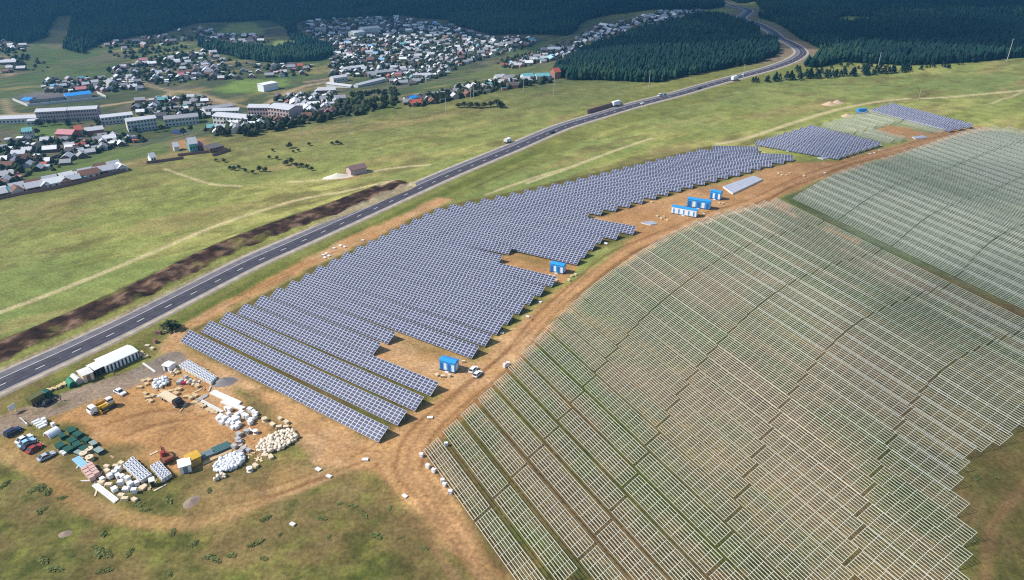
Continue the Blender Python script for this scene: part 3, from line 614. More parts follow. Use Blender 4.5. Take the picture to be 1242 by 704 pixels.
# ------------------------------------------------------------------ single trees and shrubs
def crown_mesh(kind, seed, n):
    rd = random.Random(seed); mb = MB()
    for _ in range(n):
        if kind == 'conifer':
            t = rd.random() ** .8; zc = .12 + .86 * t; rr = .30 * (1 - t) ** .8 * (.5 + .6 * rd.random()); a = rd.random() * 6.28; s = .085 * (1.15 - t * .7)
            c = (rr * math.cos(a), rr * math.sin(a), zc)
        elif kind == 'round':
            cl = rd.choice([(0, 0, .62, .36), (.18, .08, .5, .25), (-.16, .12, .55, .26), (.02, -.2, .5, .25), (-.08, -.05, .8, .22)]); a = rd.random() * 6.28; b = rd.uniform(-1, 1); q = cl[3] * rd.uniform(.6, 1.05)
            c = (cl[0] + q * math.cos(a) * math.sqrt(1 - b * b), cl[1] + q * math.sin(a) * math.sqrt(1 - b * b), cl[2] + q * b * .8); s = .085
        else:
            a = rd.random() * 6.28; q = rd.random() ** .6 * .5; c = (q * math.cos(a) * 1.2, q * math.sin(a) * .8, .05 + rd.random() * .5 * (1 - q)); s = .11
        ax = rd.uniform(-1, 1), rd.uniform(-1, 1), rd.uniform(-.6, .6); bx = rd.uniform(-1, 1), rd.uniform(-1, 1), rd.uniform(-1, 1)
        pts = [tuple(c[i] + s * (p * ax[i] + q_ * bx[i]) for i in range(3)) for p, q_ in ((-1, -.6), (1, -.7), (.8, .8), (-.9, .7))]
        mb.add(pts, [(0, 1, 2, 3)])
    return mb
def trunk_mesh(seed, top):
    mb = MB(); mb.cyl((0, 0, -.05), (0, 0, top), .03, .012, 6); rd = random.Random(seed)
    for i in range(3):
        a = rd.random() * 6.28; mb.cyl((0, 0, top * (.5 + .15 * i)), (.13 * math.cos(a), .13 * math.sin(a), top * (.75 + .15 * i)), .012, .005, 5)
    return mb
CRN = {}
for k, n, ml in (('conifer', 170, 'conifer'), ('round', 190, 'darkleaf'), ('shrub', 150, 'shrub')):
    for v in range(3): CRN[k, v] = crown_mesh(k, 40 + v, n).mesh('crown', ml)
TRK = {k: trunk_mesh(3, t).mesh('trunk', 'bark') for k, t in (('conifer', .9), ('round', .6))}
def tree(kind, u, v, h, label, group=None, wid=1.0, name=None, mat_=None, pos=None):
    p = P(u, v) if pos is None else pos; r = empty(name or {'conifer': 'pine_tree', 'round': 'tree', 'shrub': 'shrub'}[kind], label, 'shrub' if kind == 'shrub' else 'tree', p, random.random() * 6.28, group)
    r.scale = (h * wid, h * wid, h)
    if kind == 'shrub': r.scale = (h * wid * random.uniform(.9, 1.5), h * wid * random.uniform(.7, 1.1), h * .75)
    obj('crown', CRN[kind, random.randrange(3)], r, mat_=mat_)
    if kind != 'shrub': obj('trunk', TRK[kind], r)
    return r
LN = smooth_line(pathP([(912, 101), (960, 97.5), (1010, 94), (1060, 90.5), (1108, 86)]), 2.0)
for i in range(48):
    q = LN[int((i + .3 + random.random() * .5) / 48.6 * len(LN))] + np.array([random.gauss(0, 2), random.gauss(0, 3)])
    tree('conifer', 0, 0, random.uniform(4.5, 9.5), f'dark young pine, {ordn(i + 1)} from the highway in the pine line on the far meadow', 'pines in the line on the far meadow', 1.25, pos=(q[0], q[1], float(terr(*q))))
for i in range(46):
    u = random.uniform(966, 1165); v = random.uniform(80 - (u - 966) * .02, 95 - (u - 966) * .06)
    tree('conifer', u, v, random.uniform(3.5, 8), 'small lone pine scattered between the forest edge and the pine line', 'small pines scattered before the forest edge', 1.3)
for i, (u, v, s) in enumerate([(556, 131, 5), (563, 130.5, 6), (571, 131, 6), (579, 131.5, 6.5), (587, 131, 6), (595, 130, 6), (603, 129.5, 8), (607, 131, 7)]):
    tree('round', u, v, s * .75, f'dark bush, {ordn(i + 1)} from the left in the row on the slope below the far town', 'bushes in a row on the slope', 1.5, name='bush')
for i, (u, v, s) in enumerate([(279, 206, 5), (284, 207, 6), (290, 205, 5), (298, 209, 5), (307, 211, 5), (315, 208, 7), (322, 208.5, 6), (347, 201, 7), (353, 199, 8), (360, 203, 6), (366, 203, 6), (373, 205, 6), (378, 207, 5), (352, 180, 8), (331, 184, 4), (356, 185.5, 4), (362, 184, 4), (403, 176, 5), (409, 175.5, 6), (414, 176, 4), (375, 177, 5), (327, 193, 5), (336, 194, 5), (262, 196, 4), (272, 197, 5)]):
    tree('round', u, v, s * .48, f'dark scrub bush on the steppe, {ordn(i + 1)} of the scattered scrub left of the low barn', 'scrub bushes on the steppe', 1.35, name='bush')
for i, (u, v, s) in enumerate([(40, 595, 3.2), (50, 592, 3.6), (58, 597, 3.4), (66, 602, 3), (5, 589, 3), (75, 604, 2.4), (48, 621, 2.8), (55, 617, 2), (27, 652, 2.6), (115, 664, 2.2), (120, 671, 3.2), (130, 672, 3), (126, 693, 3.2), (60, 672, 3), (52, 680, 3.4), (66, 691, 3.4), (86, 674, 2), (157, 671, 2.6), (191, 684, 1.8), (210, 646, 2.4), (235, 660, 3), (252, 676, 3), (262, 680, 3), (276, 678, 3.2), (206, 697, 2), (254, 595.5, 2.6), (203, 607, 3.4), (125, 648, 3), (134, 644, 3),
                                 (322, 629.5, 2.8), (310, 659.5, 3.2), (390, 629, 2.4), (412, 611, 1.8), (432, 612, 3), (428, 614, 2.6), (441, 624, 2.6), (399, 651, 1.6), (457, 650.5, 3.2), (478, 642, 2), (485, 653, 1.4), (473, 616.5, 1.6), (515, 666, 2), (340, 649, 1.8), (350, 690, 2.6), (320, 678, 2.4), (281, 674, 2.4), (168, 612, 2.8), (176, 619, 3), (1196, 577, 3), (1185, 580, 3.4), (1206, 579, 2.6), (1178, 646, 2.4), (1182, 655, 2.6), (1172, 660, 2.2)]):
    if i % 5 == 3: continue
    tree('shrub', u, v, s * .36, f'low green shrub, {ordn(i + 1) if i < 60 else "last"} of the tufts in the foreground grass', 'shrubs in the foreground grass', 2.0)
tree('round', 208, 400, 3.6, 'dark bush beside the dirt lane left of the first panel row', None, 2.2, name='bush')
# ------------------------------------------------------------------ power poles
def pole_mesh(mat_):
    mb = MB(); mb.cyl((0, 0, -.5), (0, 0, 11), .24, .15, 8); return mb.mesh('pole', mat_)
def arm_mesh():
    mb = MB(); mb.bar((-1.2, 0, 10.3), (1.2, 0, 10.3), .14)
    for x in (-1.1, 0, 1.1): mb.cyl((x, 0, 10.35), (x, 0, 10.65), .09, .06, 6)
    return mb.mesh('crossarm', 'steel')
PM, AM = pole_mesh('concrete'), arm_mesh()
for i, (u, v, hh, lab) in enumerate([(1221, 75, 22, 'tall pale pole at the forest edge, farthest right'), (1064, 86, 17, 'pale pole standing in the line of small pines'), (787, 107, 15, 'pale power pole beside the highway before the central wood'), (901, 97.5, 14, 'pale power pole beside the highway near the start of the pine line'),
          (672, 115, 18, 'tall power pole on the crest near the red-roofed far houses'), (635, 112, 11, 'power pole on the slope by the teal roofed sheds'), (571, 121, 12, 'power pole on the town edge, left of a twin pole'), (574.5, 120, 12, 'power pole on the town edge, right of a twin pole'), (541, 138.5, 12, 'lone power pole above the grass track below the town'), (501, 143.5, 11, 'lone power pole left of the row of bushes'), (367, 178, 11, 'power pole beside the scrub bushes on the steppe'), (304, 194, 10, 'short power pole left of the scrub bushes'),
          (425, 167, 12, 'power pole on the plain right of the scrub'), (219, 144, 14, 'power pole before the white apartment blocks'), (97, 112, 13, 'power pole behind the blue roofed compound'), (168, 110, 14, 'power pole by the village road bend'), (287, 122, 13, 'power pole beside the sports field'), (1114, 121.5, 10, 'power pole at the head of the far panel rows'), (405, 68, 16, 'power pole at the edge of the wooded tongue in town'), (782, 36, 18, 'far power pole before the hill forest')]):
    r = empty('power_pole', lab, 'power pole', P(u, v), .5 + i * .03, 'power poles on the steppe'); r.scale = (hh / 11 * .8,) * 2 + (hh / 11,); obj('pole', PM, r); obj('crossarm', AM, r)
# ------------------------------------------------------------------ houses
def wall_mesh(L, W, H, rh):
    mb = MB(); mb.box(0, 0, -1.5, L, W, H + 1.5)
    for sx in (-1, 1):                                    # gable triangles
        x = sx * L / 2; mb.add([(x, -W / 2, H), (x, W / 2, H), (x, 0, H + rh - .05)], [(0, 1, 2)] if sx > 0 else [(1, 0, 2)])
    return mb
def gable(L, W, H, rh, over=.4, th=.14):
    mb = MB(); a = L / 2 + over; k = rh / (W / 2); b = W / 2 + over; zl = H - over * k
    for s in (-1, 1):
        vs = [(-a, s * b, zl), (a, s * b, zl), (a, 0, H + rh), (-a, 0, H + rh)]; vs += [(x, y, z + th) for x, y, z in vs]
        fs = [(0, 1, 2, 3), (7, 6, 5, 4), (0, 4, 5, 1), (1, 5, 6, 2), (3, 2, 6, 7), (3, 7, 4, 0)]
        mb.add(vs, fs if s > 0 else [tuple(reversed(f)) for f in fs])
    return mb
def shed_roof(L, W, H, rise=.5, over=.3, th=.15):
    mb = MB(); a = L / 2 + over; b = W / 2 + over
    vs = [(-a, -b, H + .02), (a, -b, H + .02), (a, b, H + .02 + rise), (-a, b, H + .02 + rise)]; vs += [(x, y, z + th) for x, y, z in vs]
    return mb.add(vs, [(3, 2, 1, 0), (4, 5, 6, 7), (0, 1, 5, 4), (1, 2, 6, 5), (2, 3, 7, 6), (3, 0, 4, 7)])
SIZES = {'s': (4.2, 3.4, 2.0, 1.0), 'm': (6.6, 5.4, 2.4, 1.8), 'l': (9.2, 6.4, 2.8, 2.0), 'x': (17, 8, 3.4, 2.2)}
WM_ = {k: wall_mesh(*v).mesh('house', 'greywall') for k, v in SIZES.items()}
RM_ = {k: gable(*v).mesh('roof', 'roofgrey') for k, v in SIZES.items()}
RM_['s'] = shed_roof(4.2, 3.4, 2.0).mesh('roof', 'roofgrey'); WM_['s'] = MB().box(0, 0, -1.5, 4.2, 3.4, 3.5).mesh('house', 'greywall')
wq = MB(); wq.box(0, 0, 0, 1.0, .1, 1.1); WIN = wq.mesh('window', 'glass')
dq = MB(); dq.box(0, 0, 0, .9, .1, 2.0); DOOR = dq.mesh('door', 'roofbrown')
RC = {'roofwhite': 'white', 'roofgrey': 'grey', 'roofdark': 'dark', 'roofbrown': 'brown', 'roofred': 'red', 'roofteal': 'teal', 'roofpink': 'pink', 'white': 'bright white', 'lightblue': 'pale blue', 'blue': 'blue', 'roofsand': 'sandy'}
WC = {'logwall': 'dark log', 'greywall': 'grey', 'plaster': 'pale', 'pinkwall': 'pinkish', 'white': 'white', 'brick': 'brick', 'roofteal': 'teal'}
SZ = {'s': 'shed', 'm': 'small house', 'l': 'house', 'x': 'long house'}
def house(sz, pos, rz, wall, roof, label, group, wins=False):
    h = tag(obj('shed' if sz == 's' else 'house', WM_[sz], None, pos, rz, wall), label, 'shed' if sz == 's' else 'house', group)
    obj('roof', RM_[sz], h, mat_=roof)
    if wins:
        L, W, H, _ = SIZES[sz]
        for s in (-1, 1):
            for k in range(2 if sz == 'm' else 3): obj('window', WIN, h, (L * (-.32 + .64 * k / (1 if sz == 'm' else 2)), s * W / 2, .9))
        obj('door', DOOR, h, (L / 2 - .9, -W / 2 - .02, 0))
    return h
def bldg(name, label, a, b, depth, H, roof='gable', rh=1.8, wall='plaster', rcol='roofgrey', rows=0, cols=0, cat='building', group=None, win='glass', up=0):
    """front wall runs from pixel a to pixel b, the building stands behind it"""
    A, B = P(*a), P(*b); L = float(np.hypot(*(B - A)[:2])); rz = yaw(A, B); c = (A + B) / 2 + depth / 2 * np.array([-math.sin(rz), math.cos(rz), 0]); c[2] = min(A[2], B[2])
    h = tag(part(name, wall_mesh(L, depth, H, rh) if roof == 'gable' else MB().box(0, 0, -1.5, L, depth, H + 1.5), wall, None, c, rz), label, cat, group)
    part('roof', gable(L, depth, H, rh) if roof == 'gable' else shed_roof(L, depth, H, rh * .4), rcol, h)
    if rows:
        w = MB(); w.box(0, 0, 0, min(1.5, L / cols * .5), .12, 1.35 if H / rows > 2.4 else .9); wm_ = w.mesh('window', win)
        for r in range(rows):
            for k in range(cols):
                for s in (-1, 1): obj('window', wm_, h, (L * ((k + .5) / cols - .5), s * depth / 2, H / rows * r + H / rows * .3))
    return h
S = 'public buildings of the near village'
bldg('school_building', 'long three storey pinkish building with pale roof, left half', (46, 149.5), (83, 147.5), 12, 9.5, 'gable', 1.6, 'pinkwall', 'roofwhite', 3, 11)
bldg('school_building', 'long three storey pinkish building with pale roof, right half', (84, 147.2), (120, 145), 12, 9.5, 'gable', 1.6, 'pinkwall', 'roofwhite', 3, 11)
bldg('hall', 'long low cream hall with white roof left of the pinkish building', (-20, 152), (45, 149), 12, 4.5, 'gable', 1.6, 'plaster', 'roofwhite', 1, 14)
bldg('annex', 'low white annex joined before the cream hall', (34, 153), (46, 152), 7, 4, 'flat', .5, 'plaster', 'roofwhite', 1, 3)
bldg('kindergarten', 'two storey cream building right of the pinkish one', (124, 152), (163, 147.5), 11, 6.0, 'flat', .8, 'plaster', 'roofwhite', 2, 9)
bldg('apartment_block', 'three storey pale block with blue tinted windows', (156.5, 161), (192, 156.5), 12, 9.2, 'gable', 1.5, 'plaster', 'roofwhite', 3, 9)
bldg('apartment_block', 'wide two storey block with grey roof and dark trees before it', (201, 154.5), (242, 150), 12, 6.5, 'gable', 1.8, 'plaster', 'roofgrey', 2, 10)
bldg('apartment_block', 'white apartment block at the front of the cluster, dark shaded front', (260, 156), (301, 150), 12, 9.2, 'gable', 1.4, 'plaster', 'roofwhite', 3, 10)
bldg('apartment_block', 'cream apartment block just behind the front white block', (259, 146), (290, 142), 11, 8, 'gable', 1.4, 'plaster', 'roofwhite', 3, 8)
bldg('apartment_block', 'low grey apartment block at the back left of the cluster', (250, 141), (284, 136.5), 11, 6, 'gable', 1.4, 'plaster', 'roofgrey', 2, 8)
bldg('apartment_block', 'pinkish apartment block in the middle of the cluster', (302, 145), (326, 141.5), 11, 9, 'gable', 1.4, 'pinkwall', 'roofwhite', 3, 7)
bldg('apartment_block', 'broad pinkish block with pale roof at the right end of the cluster', (326, 143.5), (351, 144.5), 16, 8, 'gable', 1.6, 'pinkwall', 'roofwhite', 3, 7)
bldg('sports_hall', 'white box shaped hall beside the green sports field', (320.5, 112), (338, 108), 10, 7, 'flat', .4, 'white', 'white', 0, 0)
bldg('warehouse', 'long thin white roofed shed on the village edge, left of two', (396, 106), (425, 107), 7, 3.5, 'gable', 1.2, 'plaster', 'roofwhite')
bldg('warehouse', 'long thin white roofed shed on the village edge, right of two', (434, 106.5), (468, 99.5), 7, 3.5, 'gable', 1.2, 'plaster', 'roofwhite')
bldg('warehouse', 'white gabled hall behind the long thin sheds', (405, 101), (422, 98.5), 9, 5, 'gable', 1.6, 'plaster', 'roofwhite', 1, 5)
bldg('warehouse', 'long grey roofed shed in the town centre', (447, 94), (481, 90.5), 9, 4, 'gable', 1.6, 'greywall', 'roofgrey')
bldg('warehouse', 'long pale roofed shed above the white gabled hall', (418, 88.5), (443, 85), 8, 4, 'gable', 1.5, 'greywall', 'roofwhite')
bldg('warehouse', 'long white shed in the right half of the town', (503, 97), (523, 94.5), 9, 4, 'gable', 1.5, 'plaster', 'roofwhite')
bldg('warehouse', 'white hall high in the far town', (430, 46), (443, 44), 16, 7, 'gable', 2, 'plaster', 'white')
bldg('warehouse', 'cream hall high in the far town, right of the white one', (441, 43), (462, 41), 16, 9, 'gable', 2, 'plaster', 'roofwhite')
bldg('market_hall', 'teal roofed hall on the crest, left of two', (636, 99), (648, 98), 10, 4, 'gable', 2, 'plaster', 'roofteal')
bldg('market_hall', 'teal roofed hall on the crest, right of two', (651, 98.5), (667, 97.5), 10, 4, 'gable', 2, 'plaster', 'roofteal')
bldg('red_building', 'dark red gabled building at the end of the crest houses', (673, 96), (680, 95), 8, 6, 'gable', 3, 'brick', 'roofred', cat='building')
bldg('blue_shed', 'bright blue shed at the left end of the crest houses', (500.5, 126), (507.5, 124.5), 6, 4, 'gable', 1.4, 'blue', 'blue', cat='shed')
bldg('red_roof_house', 'red roofed house with bright orange part before the green lawn', (92, 164), (101, 163), 9, 4, 'gable', 2.6, 'plaster', 'roofred', cat='house')
bldg('pink_roof_house', 'house with broad pink hipped roof before the green lawn', (68, 167.5), (88, 168.5), 10, 3.5, 'gable', 2.6, 'brick', 'roofpink', cat='house')
bldg('pale_roof_house', 'pale pink roofed long house right of the orange roof', (105, 165), (127, 162.5), 9, 4, 'gable', 2, 'brick', 'roofwhite', cat='house')
bldg('teal_house', 'tall teal and white house at the left of the lawn', (29, 169), (41, 168), 8, 6, 'gable', 2.2, 'plaster', 'roofteal', 2, 4, cat='house')
bldg('brown_roof_house', 'brown roofed house at the lower left village edge', (27, 199), (39, 197), 8, 3.5, 'gable', 2.6, 'brick', 'roofbrown', 1, 3, cat='house')
bldg('steppe_cottage', 'white gabled cottage with orange annex alone on the grass', (184, 197), (190, 196), 5, 3, 'gable', 2, 'white', 'roofwhite', 1, 2, cat='house')
bldg('steppe_cottage', 'small white cottage left of the teal house on the grass edge', (212, 184), (218, 183), 5, 3, 'gable', 2, 'plaster', 'roofwhite', cat='house')
bldg('steppe_cottage', 'tall teal house with white gable on the grass edge', (231, 184.5), (241, 183), 7, 5, 'gable', 3, 'roofteal', 'roofwhite', 1, 3, cat='house')
bldg('steppe_cottage', 'pinkish low house right of the teal house', (242, 182), (247, 181), 6, 3, 'gable', 1.6, 'brick', 'roofpink', cat='house')
bldg('barn', 'low dark brown barn with flat roof at the edge of the grass', (255, 186), (272, 182), 9, 2.6, 'flat', .6, 'logwall', 'roofdark')
bldg('barn', 'low abandoned pinkish barn alone by the sandy track', (426, 213.5), (445, 209.5), 6, 3.2, 'gable', 1.6, 'pinkwall', 'brownshade')
bldg('dark_shed', 'long dark plum roofed shed before the two storey block', (209, 165), (236, 160), 8, 3, 'gable', 1.6, 'logwall', 'navy')
# blue roofed walled compound
A, B, C_, D_ = P(33, 129), P(118, 121), P(128, 118), P(16, 121)
for i, (a, b, lab) in enumerate([(P(34, 129.5), P(128, 120), 'long white wall on the near side of the blue roofed compound'), (P(16, 122), P(34, 129.5), 'short white wall on the left end of the blue roofed compound'), (P(118, 113.5), P(129, 119), 'short white wall on the right end of the blue roofed compound')]):
    mb = MB(); mb.bar((0, 0, .6), tuple(b - a + np.array([0, 0, .6])), .4, 3.4); tag(part('perimeter_wall', mb, 'plaster', None, a), lab, 'wall', 'walls of the blue roofed compound')
bldg('blue_roof_hall', 'low hall with bright blue roof at the left end of the compound', (26, 126), (36, 126.5), 12, 3.5, 'gable', 1.5, 'plaster', 'blue')
bldg('blue_roof_hall', 'long hall with bright blue roof at the right end of the compound', (81, 122), (112, 118.5), 13, 4, 'gable', 1.8, 'plaster', 'blue')
for i, (a, b, lab) in enumerate([((38, 126), (60, 124), 'unfinished grey roofless hall, left of two in the compound'), ((61, 124), (79, 122), 'unfinished grey roofless hall, right of two in the compound')]):
    bldg('hall_shell', lab, a, b, 12, 3.5, 'flat', .4, 'greywall', 'roofdark')  # roofless shells closed by a dark flat sheet
# row of yards along the field edge at far left
FR = smooth_line(pathP([(-6, 243), (20, 237), (60, 230), (100, 221), (130, 213), (155, 207)]), .5); wal = ['logwall', 'greywall', 'plaster', 'brick']
rcs = ['roofwhite', 'roofgrey', 'white', 'roofteal', 'roofwhite', 'roofgrey', 'roofbrown', 'roofwhite']
for i in range(15):
    q = FR[int((i + .5) / 15 * (len(FR) - 1))]; ang = yaw(FR[0], FR[-1]); n_ = np.array([-math.sin(ang), math.cos(ang)]); sz = ['l', 'm', 'm', 's', 'l', 'm'][i % 6]; rc = rcs[i * 3 % 8]
    p = q + n_ * random.uniform(3.5, 6); house(sz, (*p, float(terr(*p))), ang + random.choice([0, math.pi / 2]), wal[i % 4], rc, f'{RC[rc]} roofed {SZ[sz]}, {ordn(i + 1)} from the left in the front row along the field', 'houses of the front row along the field', sz in 'ml')
    p = q + n_ * random.uniform(13, 17) + random.uniform(-2, 2); rc2 = rcs[(i * 5 + 2) % 8]
    house('ms'[i % 2], (*p, float(terr(*p))), ang + random.uniform(-.1, .1), wal[(i + 1) % 4], rc2, f'{RC[rc2]} roofed {SZ["ms"[i % 2]]}, {ordn(i + 1)} from the left behind the front row along the field', 'buildings behind the front row along the field')
def plank_fence(pts, label, h=1.7, mt='brownshade'):
    L = smooth_line(pathP(pts), 4); mb = MB(); o = np.array([*L[0], float(terr(*L[0]))])
    for a, b in zip(L[:-1], L[1:]):
        za, zb = float(terr(*a)), float(terr(*b)); mb.bar((a[0] - o[0], a[1] - o[1], za - o[2] + h / 2 - .3), (b[0] - o[0], b[1] - o[1], zb - o[2] + h / 2 - .3), .1, h + .6)
    tag(part('plank_fence', mb, mt, None, o), label, 'fence', 'plank fences round the village')
plank_fence([(-6, 244), (20, 238), (60, 231), (100, 222), (130, 214), (153, 208)], 'brown plank fence along the field in front of the far left row of yards')
plank_fence([(30, 202), (60, 194), (88, 183)], 'dark plank fence closing the lower left yards'); plank_fence([(178, 199), (195, 197), (223, 193)], 'dark fence running right from the white cottage on the grass'); plank_fence([(216, 190), (250, 186), (276, 182.5)], 'dark fence below the teal house on the grass')
plank_fence([(258, 190), (280, 183)], 'dark fence in front of the low brown barn')
# scattered town houses
CLU = [('on the lower left village edge', [(-10, 172), (40, 168), (75, 172), (98, 186), (78, 204), (20, 222), (-10, 228)], 45, 8), ('between the lawn and the grass edge', [(75, 170), (128, 166), (170, 166), (176, 172), (130, 181), (96, 196)], 27, 0), ('behind the two storey blocks', [(160, 124), (248, 117), (262, 140), (240, 146), (205, 146), (168, 141)], 45, 4), ('above the blue roofed compound', [(50, 98), (165, 95), (172, 110), (130, 112), (55, 112)], 54, 5),
       ('in the middle village above the road bend', [(135, 86), (180, 70), (260, 62), (262, 92), (205, 104), (142, 95)], 83, 5), ('at the far left below the hill', [(-5, 50), (28, 52), (34, 62), (0, 66)], 13, 5), ('left of the green hill pasture', [(0, 73), (18, 74), (30, 85), (5, 89)], 10, 5), ('along the foot of the hill forest', [(110, 53), (200, 43), (240, 32), (262, 40), (240, 48), (200, 55), (150, 62)], 27, 0),
       ('in the strip behind the wooded tongue', [(242, 39), (300, 44), (322, 44), (330, 50), (300, 56), (242, 54)], 37, 0), ('below the wooded tongue', [(240, 66), (290, 75), (335, 79), (385, 78), (372, 92), (255, 98), (240, 93)], 45, 0), ('in the dense far town', [(365, 30), (395, 25), (480, 22), (545, 32), (600, 48), (645, 45), (650, 55), (562, 78), (540, 92), (500, 104), (475, 96), (400, 93), (400, 74), (410, 66), (380, 50)], 702, 5),
       ('on the town edge above the shrubby slope', [(470, 97), (500, 88), (525, 86), (500, 104), (480, 106)], 18, 0), ('beside the pinkish apartment blocks', [(352, 130), (330, 120), (400, 111), (418, 120), (412, 138), (362, 146)], 59, 0), ('on the crest below the town', [(488, 124), (540, 111), (600, 97), (640, 95), (670, 97), (600, 112), (545, 122), (500, 130)], 62, 0),
       ('in the strip right of the green valley', [(608, 81), (660, 62), (700, 50), (716, 60), (690, 70), (624, 84)], 78, 0), ('in the far strip along the hill forest', [(692, 50), (715, 38), (760, 26), (800, 16), (848, 14), (846, 20), (800, 30), (745, 44), (720, 54)], 121, 0), ('among small garages below the apartment blocks', [(255, 157), (330, 146), (352, 146), (345, 150), (300, 160), (258, 166)], 21, 0)]
CAND = []
for nm, poly, n, _ in CLU:
    xs = [p[0] for p in poly]; ys = [p[1] for p in poly]; got = []; tries = 0; ang = random.uniform(.2, .7)
    while len(got) < n and tries < n * 40:
        tries += 1; u, v = random.uniform(min(xs), max(xs)), random.uniform(min(ys), max(ys))
        if not inpoly(np.array([u]), np.array([v]), poly)[0]: continue
        q = P(u, v); sz = random.choices('smlx', [3, 5, 3, .5])[0]; md = {'s': 5.0, 'm': 7.5, 'l': 9.5, 'x': 14}[sz]
        if any(abs(q[0] - g[0]) < md and abs(q[1] - g[1]) < md for g in got): continue
        got.append((q[0], q[1], q[2], sz, ang + random.choice([0, math.pi / 2]) + random.gauss(0, .06), nm))
    CAND += got
CAND.sort(key=lambda g: g[1] * CS + abs(g[0]) * .0); nb_ = 0; rest = []
groups = {}
for g in CAND:
    rc = random.choices(['roofwhite', 'roofgrey', 'white', 'roofdark', 'roofbrown', 'roofred', 'roofteal', 'roofpink', 'lightblue'], [9, 8, 3, 3.5, 2.2, .5, .6, .5, .4])[0]; wc = random.choice(['logwall', 'greywall', 'plaster', 'logwall', 'brick'])
    if nb_ < 262: lab = f'{RC[rc]} roofed {WC[wc]} walled {SZ[g[3]]} {g[5]}'; house(g[3], g[:3], g[4], wc, rc, lab, f'{RC[rc]} roofed {WC[wc]} walled {SZ[g[3]]}s {g[5]}', g[1] < 560 and g[3] in 'ml'); nb_ += 1
    else: rest.append((g, wc, rc))
mb = MB(); ml = []
for g, wc, rc in rest:
    c, s = math.cos(g[4]), math.sin(g[4])
    for me, mm in ((WM_[g[3]], wc), (RM_[g[3]], rc)):
        if mm not in ml: ml.append(mm)
        o = len(mb.v)
        for q in me.vertices: x, y, z = q.co; mb.v.append((g[0] + c * x - s * y, g[1] + s * x + c * y, g[2] + z))
        for f in me.polygons: mb.f.append(tuple(o + i for i in f.vertices)); mb.m.append(ml.index(mm))
ft = stuff(obj('far_town_houses', mb.mesh('far_town_houses', ml))); ft['label'] = 'mass of tiny pale roofed houses in the far town'; ft['category'] = 'houses'
print('HOUSES', nb_, len(rest))
# trees among the houses
TREES = [('dark tree among the houses of the near village', [(0, 165), (100, 160), (250, 130), (330, 150), (170, 172), (20, 215)], 34), ('dark tree in the belt below the apartment blocks', [(255, 166), (330, 152), (400, 140), (480, 128), (478, 134), (400, 146), (300, 168)], 30), ('dark tree on the shrubby slope below the town', [(408, 138), (425, 118), (480, 108), (490, 124), (470, 132)], 26), ('dark tree in the middle village', [(50, 98), (250, 62), (262, 90), (170, 110)], 34), ('dark tree in front of the pinkish school', [(45, 152), (122, 149), (122, 154), (50, 157)], 12), ('dark tree of the grove behind the two storey block', [(222, 140), (245, 136), (248, 145), (226, 147)], 14),
         ('dark tree among the crest houses', [(488, 128), (540, 114), (600, 102), (668, 98), (668, 101), (600, 112), (500, 132)], 34), ('dark tree in the dense far town', [(365, 40), (480, 30), (600, 50), (560, 75), (490, 95), (405, 80)], 60)]
for nm, poly, n in TREES:
    k = 0
    while k < n:
        u, v = random.uniform(min(p[0] for p in poly), max(p[0] for p in poly)), random.uniform(min(p[1] for p in poly), max(p[1] for p in poly))
        if inpoly(np.array([u]), np.array([v]), poly)[0]: tree('round', u, v, random.uniform(3.5, 7), nm, nm.replace('dark tree', 'dark trees'), 1.0); k += 1

# the many small garden trees of the town, one mass
rs = np.random.RandomState(77); tx, ty = [], []
for nm, poly, n, _ in CLU:
    k = 0; want = int(n * 2.2)
    while k < want:
        u, v = random.uniform(min(p[0] for p in poly), max(p[0] for p in poly)), random.uniform(min(p[1] for p in poly), max(p[1] for p in poly))
        if inpoly(np.array([u]), np.array([v]), poly)[0]: q = P(u, v + .6); tx.append(q[0]); ty.append(q[1]); k += 1
for poly, n in (([(240, 160), (330, 150), (400, 140), (480, 128), (480, 133), (400, 146), (300, 166)], 70), ([(408, 138), (425, 118), (480, 108), (490, 124), (470, 132)], 90), ([(488, 130), (540, 116), (600, 104), (668, 99), (668, 101), (600, 110), (500, 132)], 60), ([(100, 58), (200, 48), (240, 60), (240, 72), (150, 72)], 110), ([(40, 68), (60, 66), (60, 90), (40, 92)], 10), ([(545, 34), (600, 50), (560, 60)], 40), ([(600, 75), (660, 62), (660, 68), (610, 82)], 50), ([(0, 62), (35, 64), (30, 82), (5, 72)], 30), ([(620, 70), (700, 48), (760, 30), (700, 56)], 60)):
    k = 0
    while k < n:
        u, v = random.uniform(min(p[0] for p in poly), max(p[0] for p in poly)), random.uniform(min(p[1] for p in poly), max(p[1] for p in poly))
        if inpoly(np.array([u]), np.array([v]), poly)[0]: q = P(u, v); tx.append(q[0]); ty.append(q[1]); k += 1
tx, ty = np.array(tx), np.array(ty); h = 2.5 + 4 * rs.rand(tx.size); V_, F_ = conifer_arrays(tx, ty, terr(tx, ty) - .8, h, h * .42 + .4, rs)
o = stuff(obj('town_greenery', tri_mesh('town_greenery', V_, F_, M['darkleaf']))); o['label'] = 'mass of small dark garden trees between the town houses'; o['category'] = 'trees'
# ------------------------------------------------------------------ small helpers for the storage yard
def pp(u, v, dz=0.0):
    q = P(u, v); q[2] += dz; return q
def pyaw(a, b): return yaw(P(*a), P(*b))
M['rubble'] = mat('rubble', (.27, .20, .15), .95, .45, 2.5); M['darkteal'] = mat('dark_teal_steel', (.07, .15, .145), .6); M['greylid'] = mat('grey_green_lid', (.24, .30, .27), .7)
